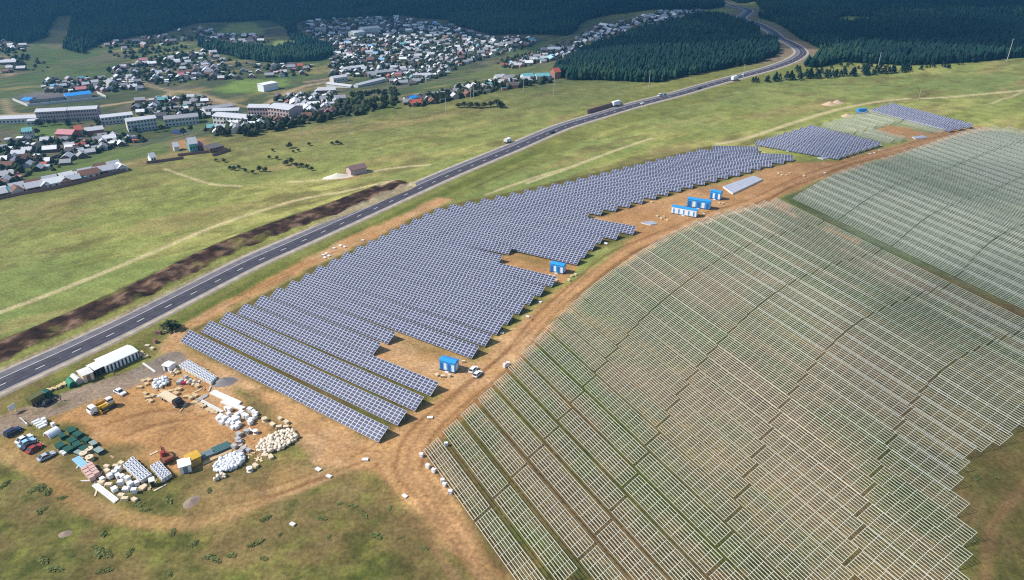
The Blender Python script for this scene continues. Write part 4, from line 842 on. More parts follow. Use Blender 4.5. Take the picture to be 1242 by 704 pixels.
# ---- cars
def car_mesh(kind):
    if kind == 'sedan': prof, cab, w, L = [(-2.2, .35), (-2.2, .82), (-1.5, .92), (1.0, .90), (2.05, .76), (2.2, .5), (2.2, .35)], [(-1.75, .90), (-1.15, 1.42), (.25, 1.42), (1.05, .88)], 1.74, 4.4
    elif kind == 'suv': prof, cab, w, L = [(-2.3, .42), (-2.3, 1.0), (-1.9, 1.08), (1.0, 1.06), (2.1, .95), (2.3, .6), (2.3, .42)], [(-2.2, 1.06), (-1.95, 1.75), (.35, 1.75), (1.1, 1.05)], 1.85, 4.6
    else: prof, cab, w, L = [(-2.6, .45), (-2.6, 1.15), (-2.5, 1.2), (1.9, 1.18), (2.45, .95), (2.55, .45)], [(-2.58, 1.18), (-2.45, 2.05), (1.15, 2.05), (2.1, 1.12)], 1.95, 5.1
    b = MB(); b.prism(prof, -w / 2, w / 2, 0, .06)
    c = MB(); cx = np.mean([p[0] for p in cab]); cz = .9
    ring = lambda k, y: [(cx + (x - cx) * k, y * (1 - .18 * (z > cz + .25)), z) for x, z in cab]
    n = 4; vs = ring(1, -w / 2 + .04) + ring(1, w / 2 - .04)
    c.add(vs, [(0, 1, 2, 3)[::-1], (4, 5, 6, 7)] + [(i, (i + 1) % n, n + (i + 1) % n, n + i) for i in range(n)])
    r = MB(); x0, x1, z1 = cab[1][0] + .12, cab[2][0] - .1, cab[1][1]; r.box((x0 + x1) / 2, 0, z1 - .02, x1 - x0 + .1, w * .80, .07)
    for x, z in ((cab[1][0], z1), (cab[2][0], z1)):
        e = cab[0] if x == cab[1][0] else cab[3]
        for s in (-1, 1): r.bar((x, s * w * .40, z), (e[0], s * (w / 2 - .05), e[1]), .09)
    t = MB(); t.cyl((0, -.11, 0), (0, .11, 0), .33, n=12); t.cyl((0, -.12, 0), (0, .12, 0), .17, n=8, mi=1)
    hl = MB(); hl.box(0, 0, 0, .08, .38, .16)
    return b.mesh('body', 'white'), c.mesh('windows', 'glass'), r.mesh('cabin_roof', 'white'), t.mesh('wheel', ['tyre', 'silver']), hl.mesh('headlight', 'offwhite'), w, L
CARM = {k: car_mesh(k) for k in ('sedan', 'suv', 'van')}
def car(u, v, u2, v2, colr, kind, label, group=None, cat='car', pos=None, ang=None):
    b, c, r, t, hl, w, L = CARM[kind]; p = pp(u, v) if pos is None else pos
    o = empty({'van': 'parked_van'}.get(kind, 'parked_car') if group != 'vehicles on the highway' else 'car', label, cat if kind != 'van' else 'van', p, pyaw((u, v), (u2, v2)) if ang is None else ang, group)
    obj('body', b, o, mat_=colr); obj('windows', c, o); obj('cabin_roof', r, o, mat_=colr)
    for x in (-L * .3, L * .31):
        for s in (-1, 1): obj('wheel', t, o, (x, s * (w / 2 - .1), .33))
    for s in (-1, 1): obj('headlight', hl, o, (L / 2 - .02, s * w * .33, .62))
    return o
G_ = 'cars parked at the storage yard'
car(17, 526, 24, 522, 'navy', 'suv', 'dark navy car parked alone beside the access road', G_); car(30, 534.5, 38, 530, 'white', 'sedan', 'white car at the upper end of the tight parked row', G_)
car(33.5, 539, 41.5, 534.5, 'lightblue', 'sedan', 'pale blue car, second in the tight parked row', G_); car(36, 542.5, 43.5, 538, 'black', 'sedan', 'black car, third in the tight parked row', G_)
car(42.5, 546, 50, 541.5, 'red', 'sedan', 'red car at the lower end of the tight parked row', G_); car(57, 555.5, 65, 551.5, 'silver', 'sedan', 'silver car parked apart below the red one', G_)
car(59, 489.5, 66, 485.5, 'black', 'sedan', 'black car behind the olive covered truck', G_); car(146, 477.5, 152, 480.5, 'white', 'sedan', 'white car alone in the middle of the yard entrance', G_)
for u_, v_, s_ in ((574.5, 450, 'left'), (579.5, 455.5, 'right')): car(u_, v_, u_ + 5, v_ - 4.6, 'white', 'suv', f'white car by the dirt track beside the nearest blue cabin, {s_} of two', 'white cars by the nearest blue cabin').scale = (.84, .84, .84)
def on_road(u, v, off):
    q = P(u, v)[:2]; i = int(np.argmin(np.hypot(*(RLu - q).T))); p = RLu[i] + RN[i] * off; return np.array([*p, RZ[i] + .02]), math.atan2(tg[i, 1], tg[i, 0])
for u, v, off, colr, kind, lab in [(670.4, 161.5, -3.6, 'black', 'sedan', 'dark car driving on the highway, nearest of the moving cars'), (777, 126.8, -3.6, 'white', 'sedan', 'white car on the highway opposite the dark wall'), (793.5, 116, 4, 'white', 'van', 'white van on the highway beyond the wall, left of two'), (799, 115, 4, 'silver', 'suv', 'silver car on the highway beyond the wall, right of two'), (853.5, 109, -3.6, 'black', 'suv', 'black car on the highway before the far white lorry'), (910, 92.8, 0, 'white', 'sedan', 'white car on the highway near the wood, farthest')]:
    p, a = on_road(u, v, off); car(0, 0, 0, 0, colr, kind, lab, 'vehicles on the highway', pos=p, ang=a)
# ---- lorries and machines
WHL = MB(); WHL.cyl((0, -.18, 0), (0, .18, 0), .5, n=12); WHL.cyl((0, -.19, 0), (0, .19, 0), .24, n=8, mi=1); WHL = WHL.mesh('wheel', ['tyre', 'silver'])
def lorry(pos, ang, L, boxcol, cabcol, label, H=2.6, flat_=False, name='lorry'):
    o = empty(name, label, 'truck', pos, ang); cb = MB(); cb.prism([(0, .6), (0, 2.5), (.35, 2.65), (1.5, 2.6), (1.95, 1.75), (2.1, 1.6), (2.1, .6)], -1.15, 1.15, 0, .04)
    part('cab', cb, cabcol, o, (L / 2 - 2.1, 0, 0)); g = MB(); g.box(1.70, 0, 1.65, .25, 1.9, .7); part('windscreen', g, 'glass', o, (L / 2 - 2.0, 0, 0))
    ch = MB(); ch.box(-.2, 0, .7, L - .6, 1.0, .3); part('chassis', ch, 'dark', o)
    b = MB()
    if flat_:
        b.box(-1.2, 0, 1.0, L - 2.5, 2.4, .2)
        for s in (-1, 1): b.box(-1.2, s * 1.17, 1.2, L - 2.5, .06, .7)
        b.box(-L / 2 + .1, 0, 1.2, .06, 2.3, .7)
    else: b.box(-1.2, 0, 1.0, L - 2.5, 2.45, H, taper=.985)
    part('flatbed' if flat_ else 'cargo_box', b, boxcol, o)
    for x in (L / 2 - 1.2, -L / 2 + 1.0, -L / 2 + 2.2):
        for s in (-1, 1): obj('wheel', WHL, o, (x, s * 1.0, .5))
    return o
lorry(pp(50, 487), pyaw((46, 490), (55, 485)), 6.6, 'olive', 'dgreen', 'dark truck with olive green cover beside the access road', 1.9)
lorry(pp(209, 488), pyaw((199, 482), (221, 495)), 9.2, 'cream', 'black', 'long beige flat truck with black cab parked on the bare earth', .9)
lorry(pp(120, 498.5), pyaw((127, 495), (113, 502)), 5.6, 'yellow', 'white', 'small white cab truck in front of the yellow bulldozer', .6, True)
p, a = on_road(889, 98, -6.5); lorry(p, a, 9, 'white', 'white', 'white lorry by the highway near the wood, far end', 2.8)
p, a = on_road(748, 128.5, 8); lorry(p, a, 11, 'white', 'silver', 'white lorry at the upper end of the dark wall by the highway', 2.8)
lorry(pp(1046, 138), .25, 9.5, 'blue', 'blue', 'bright blue lorry beside the far racks', 2.8)
p, a = on_road(615, 173, 9); lorry(p, a, 6, 'offwhite', 'white', 'small pale truck pulled off on the far verge of the highway', 1.6)
o = empty('bulldozer', 'yellow bulldozer with boxy cab and raised blade in the yard', 'bulldozer', pp(131, 495), pyaw((138, 491), (120, 500)))
for s in (-1, 1):
    t = MB(); t.prism([(-2.2, .35), (-1.9, 0), (1.6, 0), (2.0, .35), (1.7, .95), (-1.9, .95)], s * 1.15 - .3, s * 1.15 + .3); part('track', t, 'dark', o)
t = MB(); t.prism([(-2.1, .6), (-2.1, 1.6), (-.2, 1.7), (1.9, 1.5), (2.0, .6)], -.85, .85, 0, .05); part('body', t, 'yellow', o)
t = MB(); t.box(-.9, 0, 1.65, 1.7, 1.7, 1.5, taper=.9); part('cab', t, 'offwhite', o); t = MB(); t.box(-.9, 0, 2.1, 1.72, 1.62, .75); part('windows', t, 'glass', o)
t = MB(); t.prism([(2.6, .1), (2.9, .0), (2.75, .7), (2.95, 1.5), (2.7, 1.45), (2.5, .7)], -2.0, 2.0); part('blade', t, 'yellow', o)
t = MB(); [t.bar((.5, s * 1.6, .5), (2.6, s * 1.6, .5), .2) for s in (-1, 1)]; part('push_arm', t, 'yellow', o)
o = empty('excavator', 'rust red excavator with folded boom at the yard edge', 'excavator', pp(203, 559), pyaw((203, 559), (195, 550)))
for s in (-1, 1):
    t = MB(); t.prism([(-1.7, .3), (-1.4, 0), (1.4, 0), (1.7, .3), (1.4, .8), (-1.4, .8)], s * 1.05 - .28, s * 1.05 + .28); part('track', t, 'dark', o)
t = MB(); t.prism([(-1.9, .9), (-1.9, 1.8), (1.0, 1.9), (1.2, .9)], -1.2, 1.2, 0, .05); part('body', t, 'rust', o)
t = MB(); t.box(.5, .6, 1.85, 1.3, 1.05, 1.2, taper=.9); part('cab', t, 'red', o); t = MB(); t.box(.55, .6, 2.1, 1.32, .95, .7); part('windows', t, 'glass', o)
t = MB(); t.bar((1.0, -.4, 1.4), (2.6, -.4, 2.6), .4, .5); t.bar((2.6, -.4, 2.6), (4.2, -.4, 2.3), .35, .45); part('boom', t, 'rust', o); t = MB(); t.bar((4.2, -.4, 2.4), (4.0, -.4, .8), .3, .35); part('arm', t, 'rust', o)
t = MB(); t.prism([(3.5, .3), (4.0, 1.0), (4.5, .7), (4.3, .2), (3.8, .05)], -.85, .05); part('bucket', t, 'steel', o)
# ---- huts and buildings of the yard
def vault(name, a, b, depth, r, col, end, label, cat):
    A, B = P(*a), P(*b); L = float(np.hypot(*(B - A)[:2])); rz = yaw(A, B); m = MB(); n = 10
    pr = [(L / 2 * math.cos(math.pi * i / n), r * math.sin(math.pi * i / n) - .02) for i in range(n + 1)]; m.prism(pr + [(-L / 2, -.3), (L / 2, -.3)], 0, depth)
    c = (A + B) / 2; o = tag(part(name, m, col, None, c, rz), label, cat); e = MB(); e.prism([(x * .8, max(z * .8, .02)) for x, z in pr], -.04, -.01); part('end_flap', e, end, o); return o
def yard_hut(name, a, b, depth, H, wall, roofc, label, doors, doorcol, cat='hut', rise=.5):
    A, B = P(*a), P(*b); L = float(np.hypot(*(B - A)[:2])); rz = yaw(A, B); c = (A + B) / 2 + depth / 2 * np.array([-math.sin(rz), math.cos(rz), 0])
    o = tag(part(name, MB().box(0, 0, -.2, L, depth, H + .2), wall, None, c, rz), label, cat); part('roof', gable(L, depth, H, rise, .25, .1), roofc, o)
    d = MB(); d.box(0, 0, 0, min(1.1, L / max(doors, 1) * .45), .08, H * .82); dm = d.mesh('door', doorcol)
    for k in range(doors): obj('door', dm, o, (L * ((k + .5) / doors - .5), -depth / 2, .05))
    return o
yard_hut('storage_building', (130, 452.5), (169, 434.5), 6.2, 2.7, 'white', 'white', 'long white storage building with a row of dark bays beside the highway', 9, 'dark', 'building', .6)
yard_hut('carport', (117, 456.5), (129.5, 450.5), 4.5, 2.3, 'dark', 'white', 'low open shelter with white roof and dark front left of the long white building', 2, 'black', 'shelter', .4)  # solid box; dark walls and black bays stand for the shaded open front
yard_hut('site_container', (103, 465), (115, 460), 4.2, 2.7, 'cream', 'offwhite', 'beige site container between the tents and the open shelter', 1, 'brownshade', 'container', .2)
vault('storage_tent', (92, 468.5), (102.5, 464), 4.2, 2.3, 'offwhite', 'concrete', 'white vaulted tent beside the beige container', 'tent'); vault('storage_tent', (84.5, 472), (95, 468), 3.6, 2.1, 'green', 'dgreen', 'green vaulted tent at the left end of the huts', 'tent')
vault('storage_tank', (52.5, 529), (61, 533), 3.4, 1.6, 'white', 'brownshade', 'white vaulted tank with dark end beside the green crates', 'tank')
yard_hut('white_cabin', (219.5, 576), (233, 572), 3.2, 2.4, 'white', 'white', 'small white cabin beside the yellow container', 1, 'bluegrey', 'cabin', .2); yard_hut('yellow_container', (231, 568), (245, 561.5), 3.0, 2.3, 'yellow', 'yellow', 'yellow container right of the small white cabin', 1, 'wood', 'container', .15)
yard_hut('guard_booth', (183.6, 592), (188.6, 590.5), 1.4, 2.1, 'dgreen', 'white', 'tiny green booth with white roof beside the pallets', 1, 'black', 'booth', .3)
yard_hut('white_cabin', (198.5, 449.5), (206, 451.5), 2.6, 2.0, 'white', 'white', 'small white box cabin at the end of the access road', 1, 'dark', 'cabin', .2)
# blue transformer cabins
def blue_cabin(a, b, depth, H, label, white=False, bays=4):
    A, B = P(*a), P(*b); L = float(np.hypot(*(B - A)[:2])); rz = yaw(A, B); c = (A + B) / 2 + depth / 2 * np.array([-math.sin(rz), math.cos(rz), 0])
    o = empty('transformer_cabin', label, 'cabin', c, rz, 'blue cabins along the dirt track')
    part('plinth', MB().box(0, 0, -.3, L + .3, depth + .3, .65), 'dark', o); part('walls', MB().box(0, 0, .35, L, depth, H), 'white' if white else 'cabinblue', o); part('roof', gable(L, depth, H + .35, .45, .15, .12), 'cabinroof', o)
    for k in range(bays):
        x = L * ((k + .5) / bays - .5); w = L / bays * (.30 if white else .66)
        for s in (-1, 1): part('door' if (k + (s > 0)) % 2 else 'louvre_panel', MB().box(0, 0, 0, w, .08, H * .72), ('cabinblue' if white else 'white') if k % 2 else ('navypanel' if not white else 'cabinblue'), o, (x, s * depth / 2, .5))
    part('end_panel', MB().box(0, 0, 0, .08, depth * .6, H * .75), 'offwhite', o, (L / 2, 0, .5)); part('step', MB().box(0, 0, -.3, 1.4, .7, .5), 'galv', o, (0, -depth / 2 - .5, 0))
    return o
M['cabinblue'] = mat('cabin_blue_paint', (.05, .30, .66), .45); M['cabinroof'] = mat('cabin_roof_blue', (.03, .28, .70), .4); M['navypanel'] = mat('deep_blue_panel', (.02, .14, .40), .45)
blue_cabin((533.5, 448.5), (551.8, 453.3), 2.8, 3.3, 'bright blue cabin nearest the yard, beside two white vans'); blue_cabin((667, 329.5), (683, 333), 2.8, 3.3, 'bright blue cabin alone at the middle notch of the panels')
blue_cabin((860.5, 241), (873, 243.5), 3.0, 3.8, 'square blue cabin, rear one of the cluster of three'); blue_cabin((833, 251), (860.5, 255), 3.2, 3.8, 'long blue cabin, middle one of the cluster of three', False, 5); blue_cabin((814, 259), (844, 264.5), 3.0, 3.2, 'long white cabin with blue roof, front of the cluster of three', True, 5)
# ---- pallets, crates, sacks, beams
def pallet_mesh(sx, sy, h, body, top, dark):
    m = MB()
    for y in (-.4, 0, .4): m.box(0, y * sy, 0, sx, .12, .14, 0, 2)
    m.box(0, 0, .14, sx * .97, sy * .97, h, 0, 0); m.box(0, 0, .14 + h, sx * .9, sy * .9, .03, 0, 1)
    if dark: m.box(0, 0, .17 + h, sx * .62, sy * .55, .02, 0, 3)
    return m.mesh('panel_pallet', [body, top, 'wood', 'panelblue'])
M['panelblue'] = mat('panel_film', (.10, .13, .24), .35)
def block(A, B, C_, D_, nl, nc, h, label, group, kinds=('offwhite', 'white'), dark=True, name='panel_pallet', cat='pallet'):
    A, B, C_, D_ = [P(*q)[:2] for q in (A, B, C_, D_)]; sx = np.hypot(*((D_ + C_ - A - B) / 2)) / nl; sy = np.hypot(*((B + C_ - A - D_) / 2)) / nc; rz = yaw(A, D_)
    me = pallet_mesh(sx * .86, sy * .86, h, *kinds, dark)
    for i in range(nl):
        for j in range(nc):
            s, t = (i + .5) / nl, (j + .5) / nc; p = (A * (1 - s) + D_ * s) * (1 - t) + (B * (1 - s) + C_ * s) * t
            tag(obj(name, me, None, (*p, float(terr(*p))), rz + random.gauss(0, .04)), label.format(ordn(j + 1), ordn(i + 1)), cat, group)
block((217, 447), (229.5, 440), (264, 461), (257, 468.5), 11, 4, 1.2, 'panel pallet, {} in the {} rank of the long pallet block by the gravel pile', 'long pallet block')
block((182.7, 569.5), (194.7, 563.5), (209.4, 579), (197.5, 587), 6, 3, 1.2, 'panel pallet, {} in the {} rank of the small neat block below the excavator', 'small pallet block')
block((150, 569), (162, 557.5), (185.6, 580), (172.5, 588), 6, 4, 1.2, 'panel pallet, {} in the {} rank of the block beside the green booth', 'middle pallet block')
block((98.5, 573), (113, 564), (122, 577), (111, 587), 4, 2, 1.3, 'pink brick pallet, {} in the {} rank at the left of the pallets', 'pink pallets', ('pink', 'pink'), False)
def crate(sx, sy, h, body, lid): 
    m = MB(); m.box(0, 0, 0, sx, sy, .12, 0, 2); m.box(0, 0, .12, sx * .97, sy * .97, h, 0, 0); m.box(0, 0, .12 + h, sx, sy, .07, 0, 1)
    for x in (-.3, .3): m.box(x * sx, 0, .12, .1, sy * 1.0, h + .02, 0, 2)
    return m.mesh('crate', [body, lid, 'wood'])
CR = {k: crate(*a) for k, a in {'white': (1.5, 1.3, 1.1, 'white', 'white'), 'cream': (1.7, 1.1, .6, 'cream', 'cream'), 'tan': (1.9, 1.2, .5, 'palewood', 'palewood'), 'dgreen': (2.7, 2.0, 1.0, 'dgreen', 'dgreen'), 'greygreen': (2.6, 1.8, .9, 'dgreen', 'greylid'), 'grey': (1.5, 1.2, .9, 'silver', 'concrete'), 'red': (2.4, 1.1, .8, 'magenta', 'magenta'), 'darkred': (1.8, 1.2, 1.0, 'brownshade', 'roofbrown'), 'slab': (2.2, 1.4, .25, 'offwhite', 'white')}.items()}
def crates(pts, kind, label, group=None, name='crate', org=(0, 0), sc=1.0, rz0=None, cat='crate'):
    for i, (a, b) in enumerate(pts):
        o = tag(obj(name, CR[kind], None, pp(org[0] + a / sc, org[1] + b / sc, 0), (rz0 if rz0 is not None else random.choice([.1, -.6])) + random.gauss(0, .15)), label.format(ordn(i + 1)), cat, group)
        k = random.uniform(.85, 1.12) * (.68 if name == 'package' and org == (0, 0) else .92); o.scale = (k, k, random.uniform(.8, 1.15))
crates([(415, 265), (490, 315), (575, 370), (320, 330), (420, 375), (300, 440), (480, 430), (550, 465), (385, 470)], 'dgreen', 'dark green crate, {} in the cluster of green crates counted from the yard side', 'dark green crates', 'green_crate', (40, 494), 8.8, -.62)
crates([(650, 410), (710, 485), (490, 505)], 'greygreen', 'green crate with pale teal lid, {} at the right edge of the green crates', 'teal lidded crates', 'green_crate', (40, 494), 8.8, -.62)
crates([(430, 300), (520, 230), (480, 265), (545, 375), (480, 440), (600, 440), (690, 460), (620, 330), (650, 390), (715, 375), (565, 310), (350, 330), (520, 300)], 'white', 'loose white package, {} of those between the pink and white pallets', 'loose white packages at the pallets', 'package', (85, 546), 8.8)
crates([(395, 190), (490, 180), (550, 155), (340, 360), (415, 385), (550, 495), (590, 535), (690, 540), (800, 400), (770, 420), (400, 235)], 'cream', 'cream wooden crate, {} of those around the loose white packages', 'cream crates at the pallets', 'wooden_crate', (85, 546), 8.8)
crates([(400, 370), (440, 380), (330, 460), (300, 490), (340, 540), (380, 500), (430, 440), (420, 500), (470, 560), (500, 480), (530, 450), (540, 500), (490, 520), (550, 560), (480, 600), (520, 590), (585, 430), (620, 460), (650, 470), (690, 390), (730, 410), (760, 430), (750, 470), (700, 510), (690, 540), (420, 560), (455, 520)], 'white', 'white package, {} of the cluster below the long white beams', 'white packages below the long beams', 'package', (235, 461), 10.05, -.5)
crates([(80, 310), (120, 330), (230, 400), (260, 410), (180, 380), (20, 290)], 'tan', 'tan timber crate, {} along the left side of the long beams', 'tan crates by the beams', 'wooden_crate', (235, 461), 10.05)
crates([(110, 250), (140, 280), (160, 240), (130, 370), (150, 410), (200, 390), (180, 440), (370, 350), (410, 340), (450, 330), (300, 360), (420, 370), (75, 310), (390, 180), (430, 170), (520, 400), (560, 415), (600, 390), (640, 480), (670, 490), (590, 290), (620, 300)], 'tan', 'tan timber crate, {} of those around the white sacks by the flat truck', 'tan crates by the flat truck', 'wooden_crate', (160, 431), 7.82)
crates([(505, 275)], 'red', 'magenta red crate right of the white sacks', None, 'crate', (160, 431), 7.82, .5); crates([(450, 275), (470, 260), (560, 255), (515, 225)], 'grey', 'grey crate, {} beside the magenta one', 'grey crates by the magenta crate', 'crate', (160, 431), 7.82)
crates([(950, 55), (1005, 90), (885, 105), (820, 375), (870, 385), (740, 460), (1000, 130), (940, 130)], 'cream', 'cream crate, {} of those scattered round the cream sacks', 'cream crates round the cream sacks', 'wooden_crate', (205, 501), 7.04)
crates([(665, 175), (600, 200), (600, 260), (590, 240), (560, 300), (640, 320), (680, 330), (610, 345)], 'grey', 'grey box, {} of those between the white and cream sacks', 'grey boxes between the sacks', 'crate', (205, 501), 7.04)
crates([(193, 405.5), (188.5, 416)], 'darkred', 'dark brown crate, {} down beside the lane left of the first panel row', 'dark crates by the lane', 'crate'); crates([(185, 424), (179, 421), (202.6, 402)], 'cream', 'cream crate, {} beside the lane left of the first panel row', 'cream crates by the lane', 'crate')
crates([(392, 310), (396, 308), (399, 311), (394, 313), (405, 302), (413, 298.5), (418, 300), (440, 292.5)], 'slab', 'white slab pack, {} lying left of the panel block by the highway', 'white slab packs by the panel block', 'package')
crates([(511, 554), (526, 573), (537, 586), (539, 590), (546, 599), (519, 568), (541, 541), (616, 443), (612, 446)], 'white', 'white package, {} along the left edge of the lower racks', 'packages along the lower racks', 'package')
crates([(386, 570), (399, 578.5), (443, 558.5), (491, 602.5), (355, 637), (521.5, 507.5)], 'slab', 'lone white slab on the bare earth, {} counted from the sacks', 'lone slabs on the bare earth', 'package')
crates([(562, 440), (537, 458), (545, 457), (530, 456), (694, 336), (698, 334), (690, 341), (667, 335), (672, 336), (675, 341)], 'cream', 'pale package, {} of those lying round the first two blue cabins', 'packages round the first two blue cabins', 'package')
crates([(872, 247), (877, 248), (853, 261), (805, 264), (797, 263), (802, 266), (809, 268), (862, 270), (858, 272), (944, 211), (954, 213), (958, 211), (975, 214), (948, 213), (790, 246), (848, 236)], 'cream', 'pale package, {} of those lying round the cluster of blue cabins', 'packages round the cabin cluster', 'package')
crates([(972, 185), (955, 184), (1060, 186), (1067, 183), (1055, 187), (1000, 210), (735, 296), (640, 385), (609, 405), (655, 367)], 'slab', 'small pale pack, {} of those dropped along the panel row ends', 'packs along the panel row ends', 'package')
crates([(985 + i * 8.5 + random.uniform(-2, 2), 155.5 + i * 2.25 + random.uniform(-1.2, .8)) for i in range(11)], 'slab', 'white pack of frames, {} along the back of the small panel block', 'white packs behind the small panel block', 'package')
M['bag'] = M['sackwhite']
def sack_mesh(seed, ml):
    rd = random.Random(seed); m = MB(); m.ball((0, 0, .48), .62, .56, .52, 8, 5, 0, .16, rd, .6); m.smooth = True; return m.mesh('bulk_sack', ml)
SK = {k: [sack_mesh(i, k) for i in range(4)] for k in ('sackwhite', 'sackcream')}
def heap(cu, cv, ru, rv, slope, n, ml, label, group, lay=1):
    k = 0; got = []
    while k < n:
        a, r = random.random() * 6.28, math.sqrt(random.random()); du, dv_ = ru * r * math.cos(a), rv * r * math.sin(a) + slope * ru * r * math.cos(a)
        p = pp(cu + du, cv + dv_); lvl = sum(1 for g in got if np.hypot(*(g[:2] - p[:2])) < .6)
        if lvl > lay: k += .02; continue
        p[2] += .5 * lvl; got.append(p); o = tag(obj('bulk_sack', random.choice(SK[ml]), None, p, random.random() * 3), label, 'sack', group); s = random.uniform(.55, .95); o.scale = (s * random.uniform(.9, 1.3), s, s * .95); k += 1
heap(279, 563, 18, 9, -.35, 148, 'sackwhite', 'white bulk sack in the big white heap beside the steel beams', 'white sacks of the big heap'); heap(337, 537, 24, 10.5, -.35, 150, 'sackcream', 'cream bulk sack in the big cream heap beside the dirt lane', 'cream sacks of the big heap')
heap(195, 466, 9, 5.5, -.3, 48, 'sackwhite', 'white bulk sack in the small heap behind the flat truck', 'white sacks of the small heap'); heap(266, 581, 7, 3, -.3, 10, 'sackcream', 'pale sack at the lower tip of the big white heap', 'pale sacks at the heap tip')
heap(212, 452.5, 5, 2, -.2, 7, 'sackcream', 'pale sack beside the small white box cabin', 'pale sacks by the box cabin'); heap(232, 466, 7, 3, .2, 9, 'sackcream', 'pale sack before the long pallet block', 'pale sacks by the pallet block')
def beams(a, b, n, w, col, label, h=.35, name='beam_stack', cat='beams'):
    A, B = P(*a), P(*b); d = (B - A); L = np.hypot(*d[:2]); m = MB()
    for i in range(n): m.box(L / 2 + random.uniform(-.2, .2), (i - (n - 1) / 2) * w * 1.25, 0, L * random.uniform(.93, 1), w, h, 0, 0)
    for x in (.15, .5, .85): m.box(L * x, 0, -.05, .15, n * w * 1.25, .1, 0, 1)
    tag(part(name, m, [col, 'wood'], None, A, yaw(A, B)), label, cat)
beams((257, 476), (292, 491.5), 4, .4, 'white', 'long white beam stack beside the panels lane, upper of three', .5); beams((244, 487), (270, 501), 2, .5, 'offwhite', 'long pale beam running into the white packages'); beams((240, 486.5), (251.5, 480), 3, .4, 'concrete', 'short grey beam stack joining the tan crates')
beams((270, 487), (296, 497), 3, .45, 'white', 'white beam stack just below the upper one', .4)
beams((114.5, 588), (141.8, 609), 3, .4, 'white', 'long white beam stack along the left side of the pallets'); beams((91.8, 556), (103.5, 567), 4, .4, 'lightblue', 'pale blue beam stack above the pink pallets'); beams((173.4, 441), (188.8, 452), 1, .6, 'offwhite', 'single white beam lying on the access road', .25)
beams((239, 557), (259, 549), 5, .4, 'bluegrey', 'blue grey steel beam stack, left of two', .6); beams((259, 549), (280, 540), 5, .5, 'darkteal', 'dark teal steel beam stack, right of two', .7); beams((246, 563), (282, 547), 2, .4, 'palewood', 'pale timber beams along the front of the steel stacks')
for i in range(4): beams((39.5 + i * 2.4, 514 + i * 2.3), (49 + i * 2.4, 509.5 + i * 2.3), 2, .35, 'white', f'white pipe pair, {ordn(i + 1)} down in the striped pipe rack by the parked cars', .5, 'pipe_stack', 'pipes')
for i in range(3): beams((71 + i * 2.6, 548 + i * 2.2), (78 + i * 2.6, 543.5 + i * 2.2), 2, .4, 'white', f'white pipe pair, {ordn(i + 1)} down beside the green crates', .5, 'pipe_stack', 'pipes')
def drum(u, v, r, label, col='cream'):
    o = empty('cable_drum', label, 'cable drum', pp(u, v), random.random(), 'wooden cable drums by the green crates'); m = MB(); m.cyl((0, 0, 0), (0, 0, .12), r, n=16); m.cyl((0, 0, 1.0), (0, 0, 1.12), r, n=16); part('flanges', m, col, o)
    m = MB(); m.cyl((0, 0, .12), (0, 0, 1.0), r * .6, n=14); part('core', m, 'wood', o); m = MB(); m.cyl((0, 0, 1.12), (0, 0, 1.16), r * .14, n=8); part('hub', m, 'black', o)
drum(102, 553.5, 1.05, 'cream cable drum, left of three beside the green crates'); drum(109, 548, 1.05, 'cream cable drum, rear one of three beside the green crates'); drum(109.3, 558, 1.05, 'cream cable drum, front one of three beside the green crates'); drum(303, 571.5, .8, 'white cable drum alone right of the white sacks', 'white'); drum(310, 526, .75, 'white cable drum alone above the cream sacks', 'white'); drum(321, 511, .8, 'cream cable drum left of the cream crates')
crates([(56, 515), (54, 512), (65, 517)], 'white', 'white package, {} beside the striped pipe rack', 'packages by the pipe rack', 'package')
# gravel pile, rubble, sand heaps
def mound(u, v, rx, ry, h, ml, label, name, cat, rz=0.3):
    m = MB(); n = 16; vs = []; rings = 6
    for j in range(rings + 1):
        t = j / rings
        for i in range(n):
            a = 2 * math.pi * i / n; k = 1 + .18 * (random.random() - .5); vs.append((rx * t * k * math.cos(a), ry * t * k * math.sin(a), h * (1 - t) ** 1.1 * (1 + .2 * (random.random() - .5)) - .05 * t))
    m.add(vs, [(j * n + i, (j + 1) * n + i, (j + 1) * n + (i + 1) % n, j * n + (i + 1) % n) for j in range(rings) for i in range(n)]); m.smooth = True; tag(part(name, m, ml, None, pp(u, v), rz), label, cat)
mound(272, 463.5, 4.2, 2.8, 1.5, 'gravel', 'grey gravel pile at the end of the long pallet block', 'gravel_pile', 'pile'); mound(232, 609, 2.6, 1.8, .6, 'rubble', 'low heap of reddish rubble below the white cabin', 'rubble_heap', 'rubble', 1.2); mound(79, 648, 1.8, 1.3, .4, 'rubble', 'faint heap of reddish rubble in the foreground grass', 'rubble_heap', 'rubble')
mound(1006, 127, 7, 4, 2.6, 'sand', 'orange sand heap on the far meadow, left of two', 'sand_heap', 'pile'); mound(1015, 125.5, 7, 4, 2.8, 'sand', 'orange sand heap on the far meadow, right of two', 'sand_heap', 'pile'); mound(1027, 141, 5, 3, 2.0, 'sand', 'small orange sand heap beside the far racks', 'sand_heap', 'pile'); mound(410, 215, 9, 3.5, 2.4, 'bale', 'pale sand bank left of the low abandoned barn', 'sand_heap', 'pile', .3)
